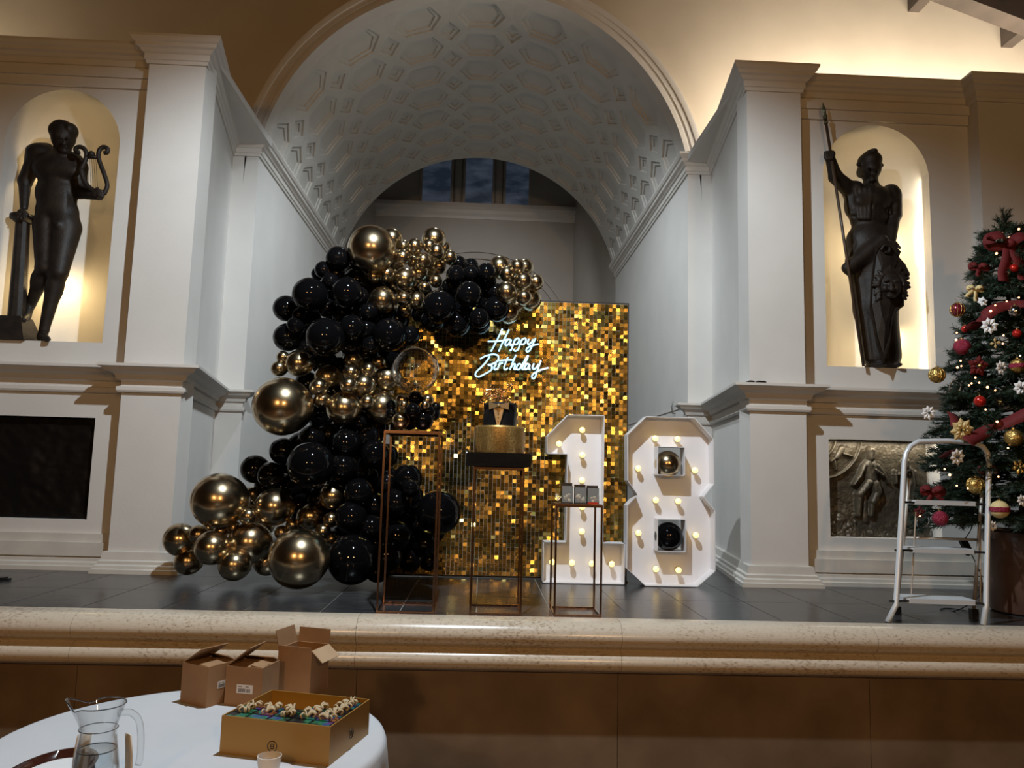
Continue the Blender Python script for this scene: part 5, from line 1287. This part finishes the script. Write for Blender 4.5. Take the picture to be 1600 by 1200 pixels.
# ---- gold presentation box with favours
GOLDC = mat('gold_card', (.36, .20, .045), .42, .35)
c0 = Vector((-.746, 2.412, ZT)); u = Vector((.338, -.090, 0)); w_ = u.length; u.normalize(); v = Vector((-u.y, u.x, 0)); d_ = .285; h_ = .108; up = Vector((0, 0, 1)); t = .004
gb = empty('gift_box', c0+u*w_/2+v*d_/2, 'open gold presentation box full of favours on the table', 'box')
for (o0, a, b) in ((c0, u*w_, v*t), (c0+v*(d_-t), u*w_, v*t), (c0+v*t, u*t, v*(d_-2*t)), (c0+v*t+u*(w_-t), u*t, v*(d_-2*t))): MB().obox(o0, a, b, up*h_).build('wall', GOLDC, gb)
MB().obox(c0+v*t+u*t, u*(w_-2*t), v*(d_-2*t), up*t).build('bottom', GOLDC, gb)
def logo(org, su, sn, r):
    m = MB(); m.tube([org+(su*math.cos(a)+up*math.sin(a))*r+sn*.0005 for a in [2*PI*i/28 for i in range(28)]], .0012, 5, closed=True)
    B_ = [(-.42, -.5), (-.42, .5), (.2, .5), (.42, .36), (.42, .14), (.2, .0), (-.42, .0)]; B2_ = [(.2, .0), (.48, -.14), (.48, -.36), (.2, -.5), (-.42, -.5)]
    for l in (B_, B2_): m.tube([org+(su*x+up*z)*r*.85+sn*.0005 for x, z in l], .0013, 5)
    m.build('emblem', BLACKP, gb)
logo(c0+u*w_*.485+up*.0365, u, -v, .0145); logo(c0+u*w_+v*d_*.52+up*.045, v, u, .0145)
TUFT = mat('beige_raffia', (.42, .33, .20), .7)
def favour(i, j, label, tuft):
    bw, bd = (w_-.012)/5, .036; z0_ = .066
    o0 = c0+u*(.006+i*bw)+v*(.008+j*(bd+.004))+up*z0_
    root = empty('favour_box', o0, label, 'favour box', 'favour boxes in the gold box')
    MB().obox(o0+u*.002, u*(bw-.004), v*bd, up*.038).build('body', mat('dark_card', (.02, .018, .015), .35), root)
    MB().obox(o0+u*.004+up*.038, u*(bw-.008), v*(bd-.004), up*.003).build('film_lid', HOLO, root)
    MB().obox(o0+u*.006-v*.0012+up*.012, u*(bw-.012), v*.001, up*.02).build('film_front', HOLO, root)
    if tuft:
        rq = random.Random(i*7+j); m = MB()
        for q in range(8):
            b0 = o0+u*bw*.5+v*bd*.5+up*.04; a = rq.uniform(0, 6.28); e = Vector((math.cos(a), math.sin(a), 0))*.022
            m.tube(spline([b0, b0+e*.7+up*.014, b0+e*1.2+up*.010, b0+e*.9+up*.001], 3), .0032, 5)
        m.build('raffia_bow', TUFT, root, True)
cells = [(i, 0) for i in range(5)]+[(i, 1) for i in range(5)]+[(i, 2) for i in range(5)]+[(4, 3), (3, 3), (4, 4), (4, 5)]
rn = ['front', 'second', 'third', 'fourth', 'fifth', 'rearmost']
for (i, j) in cells: favour(i, j, 'dark favour box in the gold box, %s row, %s' % (rn[j], ['leftmost', 'second from left', 'centre', 'second from right', 'rightmost'][i]), j > 0)
for (i, j) in [(i, j) for i in range(5) for j in range(6) if (i, j) not in cells]: pass
MB().obox(c0+v*(t+.001)+u*(t+.001), u*(w_-2*t-.002), v*(d_-2*t-.002), up*.055).build('card_insert', GOLDC, gb)
# ---- glass jug with water on a dark tray
JX, JY = at(152, 1120, 2.10).x+.006, 2.10; JZ = ZT
def thin_glass(name, tint, power, base):
    m = bpy.data.materials.new(name); m.use_nodes = True; nt = m.node_tree; nt.nodes.remove(nt.nodes['Principled BSDF'])
    tr = nt.nodes.new('ShaderNodeBsdfTransparent'); tr.inputs[0].default_value = (*tint, 1); gl = nt.nodes.new('ShaderNodeBsdfGlossy'); gl.inputs['Roughness'].default_value = .02; gl.inputs[0].default_value = (.8, .82, .84, 1)
    lw = nt.nodes.new('ShaderNodeLayerWeight'); lw.inputs[0].default_value = .5; pw_ = nt.nodes.new('ShaderNodeMath'); pw_.operation = 'POWER'; pw_.inputs[1].default_value = power
    ad = nt.nodes.new('ShaderNodeMath'); ad.operation = 'MULTIPLY_ADD'; ad.inputs[1].default_value = .75; ad.inputs[2].default_value = base; mx = nt.nodes.new('ShaderNodeMixShader')
    nt.links.new(lw.outputs['Facing'], pw_.inputs[0]); nt.links.new(pw_.outputs[0], ad.inputs[0]); nt.links.new(ad.outputs[0], mx.inputs[0]); nt.links.new(tr.outputs[0], mx.inputs[1]); nt.links.new(gl.outputs[0], mx.inputs[2]); nt.links.new(mx.outputs[0], nt.nodes['Material Output'].inputs[0])
    return m
JG = thin_glass('jug_glass', (.975, .98, .98), 2.2, .03)
jug = empty('water_jug', (JX, JY, JZ), 'clear glass water jug with handle at the lower left', 'jug')
outer = [(.050, 0), (.056, .004), (.057, .03), (.055, .07), (.050, .11), (.045, .14), (.043, .160), (.045, .168), (.044, .174), (.049, .195), (.056, .215), (.060, .228)]
inner = [(.0575, .228), (.0535, .215), (.0465, .195), (.0415, .174), (.0405, .160), (.0425, .14), (.0475, .11), (.0525, .07), (.054, .03), (.052, .012)]
m = MB().lathe((JX, JY, JZ), outer+inner, 48)
for i, p in enumerate(m.v):                         # pull the lip out to a spout on the left
    z = p[2]-JZ
    if z > .17:
        k_ = (z-.17)/.058; dx, dy = p[0]-JX, p[1]-JY; a = math.atan2(dy, -dx); g = math.exp(-(a/.42)**2)
        m.v[i] = (p[0]-.030*k_*g, p[1], p[2]+.010*k_*k_*g-.010*k_*math.exp(-((abs(a)-.75)/.3)**2))
m.build('body', JG, jug, True, auto=50)
MB().tube(spline([(JX+.047, JY, JZ+.205), (JX+.075, JY, JZ+.208), (JX+.098, JY, JZ+.190), (JX+.108, JY, JZ+.150), (JX+.110, JY, JZ+.10), (JX+.107, JY, JZ+.080)], 6), .0085, 10).build('handle', JG, jug, True)
MB().lathe((JX, JY, JZ), [(.0512, .0125), (.0532, .03), (.0517, .07), (.0467, .11), (.0455, .117)], 40).build('water', thin_glass('water', (.95, .97, .975), 2.5, .06), jug, True, auto=40)
RIMG = thin_glass('jug_rim_glass', (.45, .48, .50), 1.2, .25)
rim_pts = [Vector(m.v[i]) for i in range(11*48, 12*48)]
MB().tube(rim_pts, .0017, 6, closed=True).build('lip', RIMG, jug, True)
MB().tube([Vector((JX+.0455*math.cos(a), JY+.0455*math.sin(a), JZ+.168)) for a in [2*PI*i/48 for i in range(48)]], .0013, 6, closed=True).build('neck_ring', RIMG, jug, True)
MB().tube([Vector((JX+.0455*math.cos(a), JY+.0455*math.sin(a), JZ+.117)) for a in [2*PI*i/48 for i in range(48)]], .0016, 6, closed=True).build('water_line', RIMG, jug, True)
tc_ = Vector((-1.128, 2.2, ZT)); WOOD = mat('dark_tray_wood', (.035, .010, .006), .12, coat=.5)
def oval(prof, n=56):
    mm = MB().lathe((0, 0, 0), prof, n); mm.v = [(tc_.x+x*.10/.15, tc_.y+y*.17/.15, tc_.z+z) for x, y, z in mm.v]; return mm
tag(oval([(.115, 0), (.128, .004), (.150, .022), (.154, .026), (.143, .027), (.125, .010), (.115, .008)]).build('tray', WOOD, None, True, auto=50), 'oval dark brown lacquered tray left of the water jug', 'tray')
tag(oval([(.001, .0085), (.118, .0085), (.121, .0105), (.001, .0105)]).build('tray_liner', mat('paper_liner', (.6, .61, .62), .8)), 'white paper liner in the dark oval tray', 'liner')
# folded napkin standing behind the jug
nv = []; nf = []; NB = [-1.35+2.7*i/24 for i in range(25)]
for r0_, z in ((.080, 0), (.078, .03), (.074, .09), (.068, .135)):
    for a in NB: nv.append((JX-.002+r0_*math.sin(a), JY+.03+r0_*.6*math.cos(a), ZT+z+.001))
for l in range(3):
    for i in range(24):
        if l == 0 or abs(NB[i]+.056) > .62: nf.append((l*25+i, l*25+i+1, (l+1)*25+i+1, (l+1)*25+i))
nap = link_mesh('napkin', MB().add(nv, nf).mesh('napkin'), mat('beige_linen', (.52, .47, .40), .85), None, True); sm = nap.modifiers.new('thick', 'SOLIDIFY'); sm.thickness = .004
tag(nap, 'beige folded napkin standing behind the glass jug', 'napkin')
# ---- small white cup on a saucer
cp = at(421, 1186, 2.265); CPX, CPY = cp.x, 2.265; CHI = mat('white_china', (.62, .58, .52), .2)
tag(MB().lathe((CPX+.012, CPY, ZT), [(.030, 0), (.050, .004), (.058, .009), (.056, .010), (.030, .005)], 36).build('saucer', mat('white_saucer', (.6, .6, .62), .2), None, True, auto=50), 'small white saucer at the bottom of the frame', 'saucer')
cup = empty('cup', (CPX, CPY, ZT+.006), 'small cream china cup before the gold box', 'cup')
MB().lathe((CPX, CPY, ZT+.006), [(.022, 0), (.028, .006), (.032, .025), (.033, .042), (.031, .0425), (.029, .03), (.026, .012), (.02, .008)], 36).build('bowl', CHI, cup, True, auto=50)
MB().lathe((CPX, CPY, ZT+.006), [(.0275, .022), (.0278, .024)], 24).build('contents', mat('brown_crumbs', (.12, .06, .03), .7, bump=.5, bscale=200), cup)
